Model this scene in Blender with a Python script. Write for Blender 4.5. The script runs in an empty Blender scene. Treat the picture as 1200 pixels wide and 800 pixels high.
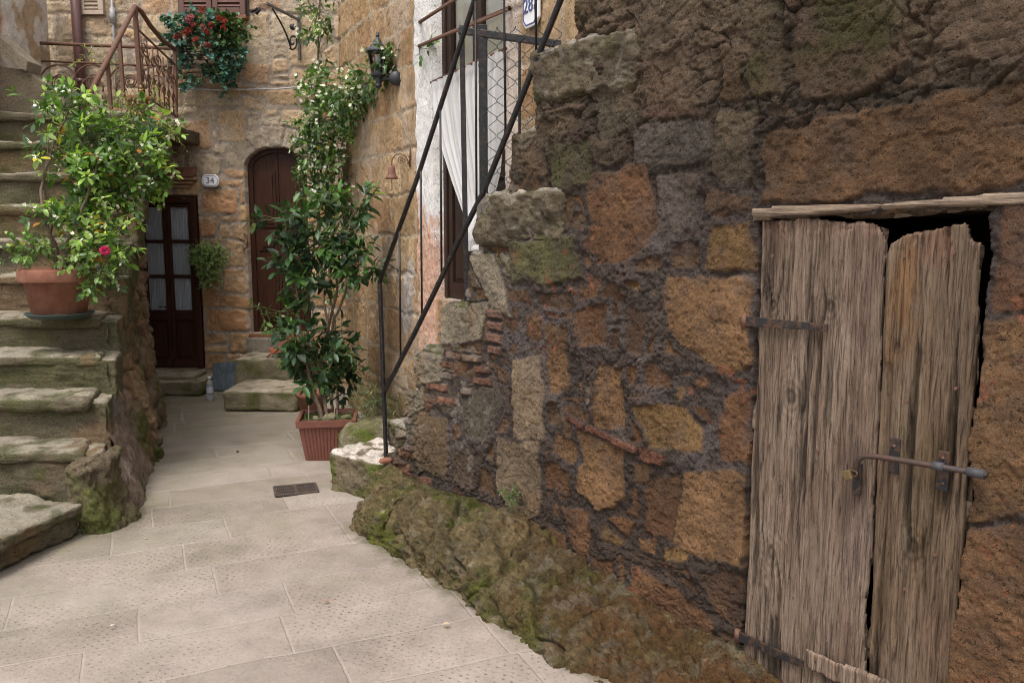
import bpy, bmesh, math, random
import numpy as np
from mathutils import Matrix, Vector
R = math.radians
sc = bpy.context.scene
col = sc.collection
# ---------------------------------------------------------------- camera
PITCH = R(7.52); CH = 1.6
cd = bpy.data.cameras.new('camera'); cam = bpy.data.objects.new('camera', cd); col.objects.link(cam)
cam.location = (0, 0, CH); cam.rotation_euler = (R(90) - PITCH, 0, 0)
cd.sensor_width = 36; cd.lens = 30; cd.clip_start = .05; cd.clip_end = 400
cd.dof.use_dof = True; cd.dof.focus_distance = 3.4; cd.dof.aperture_fstop = 9
sc.camera = cam
# ---------------------------------------------------------------- sky, sun, exposure
SUN_EL, SUN_ROT = R(64), R(205)
w = bpy.data.worlds.new('World'); sc.world = w; w.use_nodes = True
nt = w.node_tree; bg = nt.nodes['Background']
sky = nt.nodes.new('ShaderNodeTexSky'); sky.sky_type = 'NISHITA'; sky.sun_disc = False
sky.sun_elevation = SUN_EL; sky.sun_rotation = SUN_ROT; sky.air_density = 1.0; sky.dust_density = 4.0; sky.ozone_density = .6
hs = nt.nodes.new('ShaderNodeHueSaturation'); hs.inputs['Saturation'].default_value = .22   # overcast sky
nt.links.new(sky.outputs[0], hs.inputs['Color']); nt.links.new(hs.outputs[0], bg.inputs[0]); bg.inputs[1].default_value = .148
sl = bpy.data.lights.new('sun', 'SUN'); sun = bpy.data.objects.new('sun', sl); col.objects.link(sun)
sl.energy = 1.15; sl.angle = R(20); sl.color = (1, .95, .88)
# direction the light comes from (rotation measured like the sky texture)
sun.rotation_euler = (R(90) - SUN_EL, 0, R(180) - SUN_ROT + R(0))
sun.location = (-3, -4, 12)
sc.view_settings.view_transform = 'Standard'; sc.view_settings.look = 'None'
sc.view_settings.gamma = 1; sc.view_settings.exposure = 0.88
sc.view_settings.use_curve_mapping = False
sc.cycles.max_bounces = 8; sc.cycles.transparent_max_bounces = 12
sc.cycles.use_denoising = True; sc.cycles.denoising_input_passes = 'RGB_ALBEDO_NORMAL'; sc.cycles.denoising_prefilter = 'FAST'; sc.cycles.filter_width = 1.0
# ---------------------------------------------------------------- viewing geometry used to lay the place out
CP, SP = math.cos(PITCH), math.sin(PITCH)
C0 = np.array([0, 0, CH])
def ray(u, v):
    a = (u - 600) / 1000; b = (400 - v) / 1000
    return np.array([a, CP + b * SP, -SP + b * CP])
def PY(u, v, Y):
    d = ray(u, v); return C0 + d * (Y / d[1])
def G(u, v, z=0.0):
    d = ray(u, v); return C0 + d * ((z - CH) / d[2])
class Plane:                                   # upright plane: s along it, n out of it, z up
    def __init__(s, p0, d):
        s.p = np.array([p0[0], p0[1], 0.]); d = np.array([d[0], d[1], 0.]); s.d = d / np.linalg.norm(d)
        s.n = np.array([s.d[1], -s.d[0], 0.])
        if s.n[1] > 0: s.n = -s.n
    def at(s, u, v, n=0.):                     # photo direction -> (s, z) on the plane pushed out by n
        d = ray(u, v); q = s.p + s.n * n
        t = np.dot(q - C0, s.n) / np.dot(d, s.n)
        P = C0 + d * t
        return float(np.dot(P - s.p, s.d)), float(P[2])
    def w(s, a, z, n=0.):
        return s.p + s.d * a + s.n * n + np.array([0, 0, z])
    def px(s, u, v, n=0.):
        a, z = s.at(u, v, n); return s.w(a, z, n)
RW = Plane((-.70, 4.86), (.625, -.781))        # flank of the right-hand stair, with the plank door
HW = Plane((-1.51, 7.72), (.447, -.894))       # house wall on the right
FW = Plane((0, 8.5), (1, 0))                   # house wall at the end of the lane
# ---------------------------------------------------------------- numpy noise
def _h(i, j, k, s):
    h = (i.astype(np.uint32) * np.uint32(374761393)) ^ (j.astype(np.uint32) * np.uint32(668265263)) ^ (k.astype(np.uint32) * np.uint32(2147483647 - 1274126177)) ^ np.uint32((s * 974634777) & 0xffffffff)
    h = (h ^ (h >> np.uint32(13))) * np.uint32(1274126177)
    h = (h ^ (h >> np.uint32(15))) * np.uint32(2246822519)
    h = h ^ (h >> np.uint32(16))
    return h.astype(np.float64) / 4294967295.0
def vn(x, y, z, s=0):
    x = np.asarray(x, float); y = np.asarray(y, float) + np.zeros_like(x); z = np.asarray(z, float) + np.zeros_like(x)
    xi, yi, zi = np.floor(x), np.floor(y), np.floor(z)
    fx, fy, fz = x - xi, y - yi, z - zi
    fx, fy, fz = [f * f * f * (f * (f * 6 - 15) + 10) for f in (fx, fy, fz)]
    xi, yi, zi = [q.astype(np.int64) for q in (xi, yi, zi)]
    r = 0
    for a in (0, 1):
        wx = fx if a else 1 - fx
        for b in (0, 1):
            wy = fy if b else 1 - fy
            for c in (0, 1):
                wz = fz if c else 1 - fz
                r = r + wx * wy * wz * _h(xi + a, yi + b, zi + c, s)
    return r * 2 - 1
def fbm(x, y, z, o=4, s=0, g=.5):
    r = 0; a = 1; t = 0; f = 1.
    for i in range(o):
        r = r + a * vn(np.asarray(x) * f + 17.3 * i, np.asarray(y) * f + 5.1 * i, np.asarray(z) * f, s + i); t += a; a *= g; f *= 2.03
    return r / t * 1.6
def cell(x, y, s=0, jit=.9):
    xi, yi = np.floor(x).astype(np.int64), np.floor(y).astype(np.int64)
    f1 = np.full(x.shape, 9.); f2 = np.full(x.shape, 9.); idv = np.zeros(x.shape)
    zz = np.zeros_like(xi)
    for a in (-1, 0, 1):
        for b in (-1, 0, 1):
            cx, cy = xi + a, yi + b
            px = cx + .5 + jit * (_h(cx, cy, zz, s) - .5); py = cy + .5 + jit * (_h(cx, cy, zz + 1, s) - .5)
            d = np.hypot(x - px, y - py); idd = _h(cx, cy, zz + 2, s)
            m = d < f1
            f2 = np.where(m, f1, np.minimum(f2, d)); idv = np.where(m, idd, idv); f1 = np.where(m, d, f1)
    return f1, f2, idv
def sst(a, b, x):
    t = np.clip((x - a) / (b - a), 0, 1); return t * t * (3 - 2 * t)
def mixc(A, B, t):
    return A * (1 - t[..., None]) + np.asarray(B) * t[..., None]
# ---------------------------------------------------------------- things and meshes
def wloc(o):
    v = np.zeros(3)
    while o is not None:
        v = v + np.array(o.location); o = o.parent
    return v
def tag(o, label=None, cat=None, group=None, kind=None):
    if label: o['label'] = label
    if cat: o['category'] = cat
    if group: o['group'] = group
    if kind: o['kind'] = kind
    return o
def thing(name, label, cat, loc, group=None):
    o = bpy.data.objects.new(name, None); col.objects.link(o); o.empty_display_size = .1
    o.location = [float(q) for q in loc]
    return tag(o, label, cat, group)
def mesh_np(name, V, F, mat, parent=None, C=None, smooth=True, loc=None):
    """V (n,3) world coordinates, F list of index arrays (k,3) / (k,4)."""
    V = np.asarray(V, float)
    base = wloc(parent) if parent is not None else np.zeros(3)
    o_loc = np.zeros(3) if loc is None else np.asarray(loc, float) - base
    me = bpy.data.meshes.new(name)
    F = [np.asarray(f, np.int64) for f in (F if isinstance(F, list) else [F]) if len(f)]
    nl = sum(f.size for f in F); npoly = sum(len(f) for f in F)
    me.vertices.add(len(V)); me.vertices.foreach_set('co', (V - base - o_loc).astype(np.float32).ravel())
    me.loops.add(nl); me.polygons.add(npoly)
    me.loops.foreach_set('vertex_index', np.concatenate([f.ravel() for f in F]).astype(np.int32))
    cnt = np.concatenate([np.full(len(f), f.shape[1]) for f in F])
    me.polygons.foreach_set('loop_start', np.concatenate([[0], np.cumsum(cnt)[:-1]]).astype(np.int32))
    me.polygons.foreach_set('use_smooth', np.full(npoly, smooth))
    me.update(calc_edges=True); me.validate()
    if C is not None:
        at = me.color_attributes.new('Col', 'FLOAT_COLOR', 'POINT')
        C = np.asarray(C, float); c4 = np.ones((len(V), 4), np.float32); c4[:, :3] = np.clip(C, 0, 1)
        at.data.foreach_set('color', c4.ravel())
    if mat is not None: me.materials.append(mat)
    o = bpy.data.objects.new(name, me); col.objects.link(o)
    if parent is not None: o.parent = parent
    o.location = [float(q) for q in o_loc]
    return o
def grid_faces(ny, nx, mask=None):
    i = np.arange(ny * nx).reshape(ny, nx)
    q = np.stack([i[:-1, :-1], i[:-1, 1:], i[1:, 1:], i[1:, :-1]], -1)
    return q[mask] if mask is not None else q.reshape(-1, 4)
def grid_mesh(name, P, mat, parent=None, C=None, mask=None, flip=False, loc=None, smooth=True):
    ny, nx = P.shape[:2]
    F = grid_faces(ny, nx, mask)
    if flip: F = F[:, ::-1]
    V = P.reshape(-1, 3); CC = None if C is None else np.asarray(C).reshape(-1, 3)
    used = np.unique(F); re = np.full(len(V), -1); re[used] = np.arange(len(used))
    return mesh_np(name, V[used], re[F], mat, parent, None if CC is None else CC[used], smooth, loc)
def frame_of(d):
    d = np.asarray(d, float); d = d / (np.linalg.norm(d) + 1e-9)
    a = np.array([0, 0, 1.]) if abs(d[2]) < .9 else np.array([1., 0, 0])
    x = np.cross(d, a); x /= np.linalg.norm(x); return x, np.cross(x, d), d
class MB:
    def __init__(s): s.v = []; s.t = []; s.q = []; s.n = 0; s.c = []; s.col = None
    def add(s, V, tris=(), quads=()):
        V = np.asarray(V, float); s.v.append(V)
        if s.col is not None: s.c.append(np.tile(np.asarray(s.col, float), (len(V), 1)))
        if len(tris): s.t.append(np.asarray(tris, np.int64) + s.n)
        if len(quads): s.q.append(np.asarray(quads, np.int64) + s.n)
        s.n += len(V); return s
    def tube(s, pts, r, n=8, cap=True, flat=None):
        pts = np.asarray(pts, float); m = len(pts); r = np.zeros(m) + r
        V = []
        X = None
        for i in range(m):
            d = pts[min(i + 1, m - 1)] - pts[max(i - 1, 0)]; d = d / (np.linalg.norm(d) + 1e-9)
            if X is None: X = frame_of(d)[0]
            X = X - d * np.dot(X, d); X = X / (np.linalg.norm(X) + 1e-9); Yv = np.cross(d, X)
            a = np.arange(n) * 2 * math.pi / n
            V.append(pts[i] + r[i] * (np.cos(a)[:, None] * X + np.sin(a)[:, None] * Yv))
        V = np.concatenate(V); Q = []
        for i in range(m - 1):
            for k in range(n):
                Q.append((i * n + k, i * n + (k + 1) % n, (i + 1) * n + (k + 1) % n, (i + 1) * n + k))
        T = []
        if cap:
            V = np.concatenate([V, pts[:1], pts[-1:]])
            for k in range(n):
                T.append((m * n, (k + 1) % n, k)); T.append((m * n + 1, (m - 1) * n + k, (m - 1) * n + (k + 1) % n))
        return s.add(V, T, Q)
    def bar(s, a, b, wx, wy, up=None):        # rectangular bar from a to b
        a = np.asarray(a, float); b = np.asarray(b, float); d = b - a; d = d / np.linalg.norm(d)
        if up is None: x, y, _ = frame_of(d)
        else:
            y = np.asarray(up, float); y = y - d * np.dot(y, d); y /= np.linalg.norm(y); x = np.cross(d, y)
        V = [p + x * sx * wx / 2 + y * sy * wy / 2 for p in (a, b) for sx, sy in ((-1, -1), (1, -1), (1, 1), (-1, 1))]
        return s.add(V, (), [(0, 3, 2, 1), (4, 5, 6, 7), (0, 1, 5, 4), (1, 2, 6, 5), (2, 3, 7, 6), (3, 0, 4, 7)])
    def pbox(s, pl, s0, s1, z0, z1, n0, n1):  # box in a plane's frame
        V = [pl.w(a, z, n) for n in (n0, n1) for a, z in ((s0, z0), (s1, z0), (s1, z1), (s0, z1))]
        return s.add(V, (), [(0, 1, 2, 3), (4, 7, 6, 5), (0, 4, 5, 1), (1, 5, 6, 2), (2, 6, 7, 3), (3, 7, 4, 0)])
    def prism(s, pts, off):                   # polygon (3d points) pushed by off
        pts = np.asarray(pts, float); n = len(pts); V = np.concatenate([pts, pts + np.asarray(off, float)])
        c0, c1 = pts.mean(0), pts.mean(0) + off
        V = np.concatenate([V, [c0, c1]])
        T = [(2 * n, (i + 1) % n, i) for i in range(n)] + [(2 * n + 1, n + i, n + (i + 1) % n) for i in range(n)]
        Q = [(i, (i + 1) % n, n + (i + 1) % n, n + i) for i in range(n)]
        return s.add(V, T, Q)
    def lathe(s, prof, c, n=32, sx=1., sy=1., rot=0):   # profile [(r, z)], closed at r = 0
        a = np.arange(n) * 2 * math.pi / n + rot; m = len(prof)
        V = np.concatenate([np.stack([c[0] + r * np.cos(a) * sx, c[1] + r * np.sin(a) * sy, np.full(n, c[2] + z)], -1) for r, z in prof])
        Q = [(i * n + k, i * n + (k + 1) % n, (i + 1) * n + (k + 1) % n, (i + 1) * n + k) for i in range(m - 1) for k in range(n)]
        return s.add(V, (), Q)
    def build(s, name, mat, parent=None, smooth=False, bevel=0, loc=None, fix=True):
        F = []
        if s.t: F.append(np.concatenate(s.t))
        if s.q: F.append(np.concatenate(s.q))
        o = mesh_np(name, np.concatenate(s.v), F, mat, parent, np.concatenate(s.c) if s.c else None, smooth, loc)
        if fix:
            bm = bmesh.new(); bm.from_mesh(o.data); bmesh.ops.recalc_face_normals(bm, faces=bm.faces); bm.to_mesh(o.data); bm.free()
        if bevel:
            m = o.modifiers.new('bevel', 'BEVEL'); m.width = bevel; m.segments = 2; m.limit_method = 'ANGLE'; m.harden_normals = False
        return o
_cubes = {}
def cube_grid(n):
    if n not in _cubes:
        bm = bmesh.new(); bmesh.ops.create_cube(bm, size=2); bmesh.ops.subdivide_edges(bm, edges=bm.edges[:], cuts=n, use_grid_fill=True)
        bm.verts.index_update()
        V = np.array([v.co[:] for v in bm.verts]); F = np.array([[v.index for v in f.verts] for f in bm.faces]); bm.free()
        _cubes[n] = (V, F)
    return _cubes[n]
def rock(name, c, size, mat, parent=None, rot=0, rad=.05, amp=.02, freq=5, seed=0, n=28, colfn=None, shape=None, tilt=(0, 0), loc=None, bias=1.):
    V, F = cube_grid(n); V = V.copy(); V[:, 0] = 1 - 2 * ((1 - V[:, 0]) / 2) ** bias; hs_ = np.asarray(size, float) / 2; P = V * hs_
    rad = min(rad, hs_.min() * .98); inn = np.clip(P, -(hs_ - rad), hs_ - rad); d = P - inn
    L = np.linalg.norm(d, axis=1, keepdims=True); N = d / np.maximum(L, 1e-6)
    # points strictly on faces keep their face normal
    P = inn + N * rad
    M = np.array(Matrix.Rotation(rot, 3, 'Z') @ Matrix.Rotation(tilt[0], 3, 'X') @ Matrix.Rotation(tilt[1], 3, 'Y'))
    if shape is not None: P = shape(P, hs_)
    W = P @ M.T + np.asarray(c); NW = N @ M.T
    x, y, z = W.T
    k = amp * (fbm(x * freq, y * freq, z * freq, 4, seed) + .45 * fbm(x * freq * 5, y * freq * 5, z * freq * 5, 4, seed + 9, .6))
    W = W + NW * k[:, None]
    C = colfn(W[:, 0], W[:, 1], W[:, 2], NW) if colfn else None
    return mesh_np(name, W, F, mat, parent, C, True, loc)
def text_mesh(name, txt, mat, parent, pl, s0, z0, size, n, ext=.002):
    cu = bpy.data.curves.new('t', 'FONT'); cu.body = txt; cu.size = size; cu.align_x = 'CENTER'; cu.align_y = 'CENTER'; cu.extrude = ext
    ob = bpy.data.objects.new('t', cu); col.objects.link(ob); dg = bpy.context.evaluated_depsgraph_get()
    me = bpy.data.meshes.new_from_object(ob.evaluated_get(dg)); bpy.data.objects.remove(ob)
    co = np.array([v.co[:] for v in me.vertices])
    W = np.array([pl.w(s0 + x, z0 + y, n + z) for x, y, z in co])
    me.vertices.foreach_set('co', (W - wloc(parent)).astype(np.float32).ravel()); me.materials.clear(); me.materials.append(mat)
    o = bpy.data.objects.new(name, me); col.objects.link(o); o.parent = parent
    return o
# ---------------------------------------------------------------- materials
class NT:
    def __init__(s, name):
        s.m = bpy.data.materials.new(name); s.m.use_nodes = True; s.t = s.m.node_tree; s.b = s.t.nodes['Principled BSDF']; s.out = s.t.nodes['Material Output']
    def n(s, ty, **kw):
        q = s.t.nodes.new('ShaderNode' + ty)
        for k, v in kw.items():
            if k.startswith('i_'): q.inputs[int(k[2:])].default_value = v
            else: setattr(q, k, v)
        return q
    def l(s, a, b): s.t.links.new(a, b)
    def m1(s, op, a, b=None, c=None):
        q = s.n('Math', operation=op)
        for i, v in enumerate((a, b, c)):
            if v is None: continue
            if isinstance(v, (int, float)): q.inputs[i].default_value = v
            else: s.l(v, q.inputs[i])
        return q.outputs[0]
    def noise(s, scale, detail=4, vec=None, rough=.55, dist=0):
        q = s.n('TexNoise'); q.inputs['Scale'].default_value = scale; q.inputs['Detail'].default_value = detail; q.inputs['Roughness'].default_value = rough; q.inputs['Distortion'].default_value = dist
        if vec is not None: s.l(vec, q.inputs['Vector'])
        return q.outputs['Fac']
    def ramp(s, fac, stops):
        q = s.n('ValToRGB'); e = q.color_ramp.elements
        while len(e) < len(stops): e.new(.5)
        for i, (p, c) in enumerate(stops): e[i].position = p; e[i].color = (*c, 1) if len(c) == 3 else c
        s.l(fac, q.inputs[0]); return q.outputs[0]
    def mix(s, fac, a, b, mode='MIX'):
        q = s.n('Mix', data_type='RGBA', blend_type=mode)
        for i, v in ((0, fac), (6, a), (7, b)):
            if isinstance(v, (int, float)): q.inputs[i].default_value = v
            elif isinstance(v, tuple): q.inputs[i].default_value = (*v, 1)
            else: s.l(v, q.inputs[i])
        return q.outputs[2]
    def bump(s, h, dist, strength=1., prev=None):
        q = s.n('Bump'); q.inputs['Distance'].default_value = dist; q.inputs['Strength'].default_value = strength; s.l(h, q.inputs['Height'])
        if prev is not None: s.l(prev, q.inputs['Normal'])
        return q.outputs[0]
    def pos(s): return s.n('NewGeometry').outputs['Position']
    def setp(s, **kw):
        for k, v in kw.items():
            q = s.b.inputs[k.replace('_', ' ')]
            if hasattr(v, 'is_linked') or hasattr(v, 'links'): s.l(v, q)
            else: q.default_value = (*v, 1) if isinstance(v, tuple) and len(v) == 3 else v
        return s
    def attr(s): return s.n('Attribute', attribute_name='Col').outputs['Color']
def mat_stone(name, grain=90, var=.5, bump=.006, pits=60, pit=.5, rough=.92):
    t = NT(name); p = t.pos(); a = t.attr()
    n1 = t.noise(grain, 6, p, .75); n2 = t.noise(9, 6, p, .65); n3 = t.noise(grain * 3.5, 3, p, .7)
    f = t.m1('ADD', t.m1('MULTIPLY', t.m1('SUBTRACT', n1, .5), 2.6 * var), t.m1('MULTIPLY', t.m1('SUBTRACT', n2, .5), 1.8 * var))
    f = t.m1('ADD', t.m1('ADD', f, t.m1('MULTIPLY', t.m1('SUBTRACT', n3, .5), 3.4 * var)), 1.04); f = t.m1('MAXIMUM', f, .22)
    wv = t.n('TexNoise'); wv.inputs['Scale'].default_value = 25; t.l(p, wv.inputs['Vector'])
    wp = t.n('Mix', data_type='RGBA', blend_type='LINEAR_LIGHT'); wp.inputs[0].default_value = .03; t.l(p, wp.inputs[6]); t.l(wv.outputs['Color'], wp.inputs[7])
    def pitmap(sc, lo, hi, keep):
        vo = t.n('TexVoronoi'); vo.inputs['Scale'].default_value = sc; t.l(wp.outputs[2], vo.inputs['Vector'])
        mr = t.n('MapRange', interpolation_type='SMOOTHSTEP'); t.l(vo.outputs['Distance'], mr.inputs[0]); mr.inputs[1].default_value = lo; mr.inputs[2].default_value = hi; mr.inputs[3].default_value = 1; mr.inputs[4].default_value = 0
        sp = t.n('SeparateColor'); t.l(vo.outputs['Color'], sp.inputs[0])
        return t.m1('MULTIPLY', mr.outputs[0], t.m1('GREATER_THAN', sp.outputs[0], 1 - keep))
    pt = t.m1('MAXIMUM', pitmap(pits, .12, .34, .38), t.m1('MULTIPLY', pitmap(pits * 2.3, .15, .35, .4), .6))
    f = t.m1('MULTIPLY', f, t.m1('SUBTRACT', 1., t.m1('MULTIPLY', pt, .45 * pit)))
    vec = t.n('CombineXYZ'); [t.l(f, vec.inputs[i]) for i in range(3)]
    c = t.mix(1., a, vec.outputs[0], 'MULTIPLY')
    hue = t.mix(t.noise(31, 4, p, .7), (1.10, .99, .86), (.92, 1.0, 1.10)); c = t.mix(.8, c, t.mix(1., c, hue, 'MULTIPLY'))
    h = t.m1('SUBTRACT', t.m1('ADD', n1, t.m1('MULTIPLY', n3, .45)), t.m1('MULTIPLY', pt, pit * 1.3))
    t.setp(Base_Color=c, Roughness=rough, Normal=t.bump(h, bump * 2.4)); t.b.inputs['Specular IOR Level'].default_value = .22
    return t.m
def mat_plain(name, c, rough=.6, metal=0, var=.25, scale=30, bump=.001, spec=.5, stretch=None, c2=None):
    t = NT(name); p = t.pos()
    if stretch:
        mp = t.n('Mapping'); mp.inputs['Scale'].default_value = stretch; t.l(p, mp.inputs[0]); p = mp.outputs[0]
    n = t.noise(scale, 5, p, .65)
    lo = tuple(x * (1 - var) for x in c); hi = c2 if c2 else tuple(min(1, x * (1 + var)) for x in c)
    t.setp(Base_Color=t.ramp(n, [(.3, lo), (.7, hi)]), Roughness=rough, Metallic=metal, Normal=t.bump(n, bump))
    t.b.inputs['Specular IOR Level'].default_value = spec
    return t.m
def mat_leaf(name, rough=.38, trans=.3, spec=.5):
    t = NT(name); a = t.attr(); n = t.noise(14, 3, t.pos())
    vec = t.m1('ADD', t.m1('MULTIPLY', n, .9), .55); cv = t.n('CombineXYZ'); [t.l(vec, cv.inputs[i]) for i in range(3)]
    c = t.mix(1., a, cv.outputs[0], 'MULTIPLY')
    t.setp(Base_Color=c, Roughness=rough); t.b.inputs['Specular IOR Level'].default_value = spec
    tr = t.n('BsdfTranslucent'); t.l(t.mix(1., c, (1.2, 1.35, .6), 'MULTIPLY'), tr.inputs[0])
    mx = t.n('MixShader'); mx.inputs[0].default_value = trans; t.l(t.b.outputs[0], mx.inputs[1]); t.l(tr.outputs[0], mx.inputs[2]); t.l(mx.outputs[0], t.out.inputs[0])
    return t.m
def mat_rust(name, dark, rust, amt=.5, rough=.7, metal=.3):
    t = NT(name); p = t.pos(); n = t.noise(35, 6, p, .7); n2 = t.noise(160, 3, p)
    c = t.ramp(n, [(.62 - amt * .4, dark), (.68 - amt * .25, rust)])
    t.setp(Base_Color=c, Roughness=rough, Metallic=metal, Normal=t.bump(t.m1('ADD', n, n2), .0012)); return t.m
def mat_glass(name, tint=(.9, .92, .92)):
    t = NT(name); tr = t.n('BsdfTransparent'); tr.inputs[0].default_value = (*tint, 1); gl = t.n('BsdfGlossy'); gl.inputs['Roughness'].default_value = .03
    fr = t.n('Fresnel'); fr.inputs[0].default_value = 1.45; mx = t.n('MixShader'); t.l(fr.outputs[0], mx.inputs[0]); t.l(tr.outputs[0], mx.inputs[1]); t.l(gl.outputs[0], mx.inputs[2]); t.l(mx.outputs[0], t.out.inputs[0]); return t.m
def mat_cloth(name, c, trans=.35, sheer=0):
    t = NT(name); p = t.pos(); n = t.noise(400, 2, p)
    t.setp(Base_Color=c, Roughness=.9, Normal=t.bump(n, .0006)); t.b.inputs['Specular IOR Level'].default_value = .1
    tr = t.n('BsdfTranslucent'); tr.inputs[0].default_value = (*c, 1)
    mx = t.n('MixShader'); mx.inputs[0].default_value = trans; t.l(t.b.outputs[0], mx.inputs[1]); t.l(tr.outputs[0], mx.inputs[2])
    if sheer:
        tp = t.n('BsdfTransparent'); m2 = t.n('MixShader'); m2.inputs[0].default_value = sheer; t.l(mx.outputs[0], m2.inputs[1]); t.l(tp.outputs[0], m2.inputs[2]); mx = m2
    t.l(mx.outputs[0], t.out.inputs[0]); return t.m
M_tufa = mat_stone('tufa_masonry', 75, .40, .0035, 60, .9)
M_rub = mat_stone('rubble_masonry', 85, .52, .0045, 75, .8)
M_step = mat_stone('worn_step_stone', 70, .55, .0045, 60, .6)
M_black = mat_rust('black_painted_iron', (.018, .018, .02), (.05, .035, .028), .3, .5, .4)
M_rust = mat_rust('rusty_iron', (.075, .045, .034), (.14, .068, .042), .75, .75, .2)
M_terra = mat_plain('terracotta', (.22, .085, .052), .85, var=.3, scale=9, bump=.0015, spec=.2, c2=(.27, .13, .085))
M_plastp = mat_plain('brown_plastic_pot', (.165, .058, .04), .55, var=.14, scale=20, bump=.0005)
M_door = mat_plain('varnished_dark_wood', (.045, .017, .009), .5, var=.4, scale=7, bump=.0006, stretch=(9, 9, .7), spec=.2)
M_door2 = mat_plain('dark_brown_painted_door', (.026, .013, .009), .5, var=.35, scale=7, bump=.0006, stretch=(9, 9, .7), spec=.25)
M_white = mat_plain('white_enamel', (.78, .78, .8), .25, var=.03, scale=8, bump=.0002)
M_blue = mat_plain('blue_enamel', (.07, .08, .2), .3, var=.05)
M_ink = mat_plain('grey_enamel_lettering', (.16, .15, .2), .4, var=.05)
M_curt = mat_cloth('sheer_white_curtain', (.8, .78, .77), .35, .26)
M_curt2 = mat_cloth('grey_white_curtain', (.78, .79, .83), .15)
M_glass = mat_glass('window_glass')
M_bark = mat_plain('bark', (.12, .085, .055), .9, var=.4, scale=60, bump=.003)
M_stem = mat_plain('green_stem', (.10, .13, .045), .7, var=.3, scale=40)
M_leaf = mat_leaf('jasmine_leaf'); M_dleaf = mat_leaf('laurel_leaf', .42, .18, .4); M_petal = mat_leaf('petal', .6, .35, .3)
M_soil = mat_plain('potting_soil', (.05, .035, .022), .95, var=.5, scale=60, bump=.008)
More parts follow.
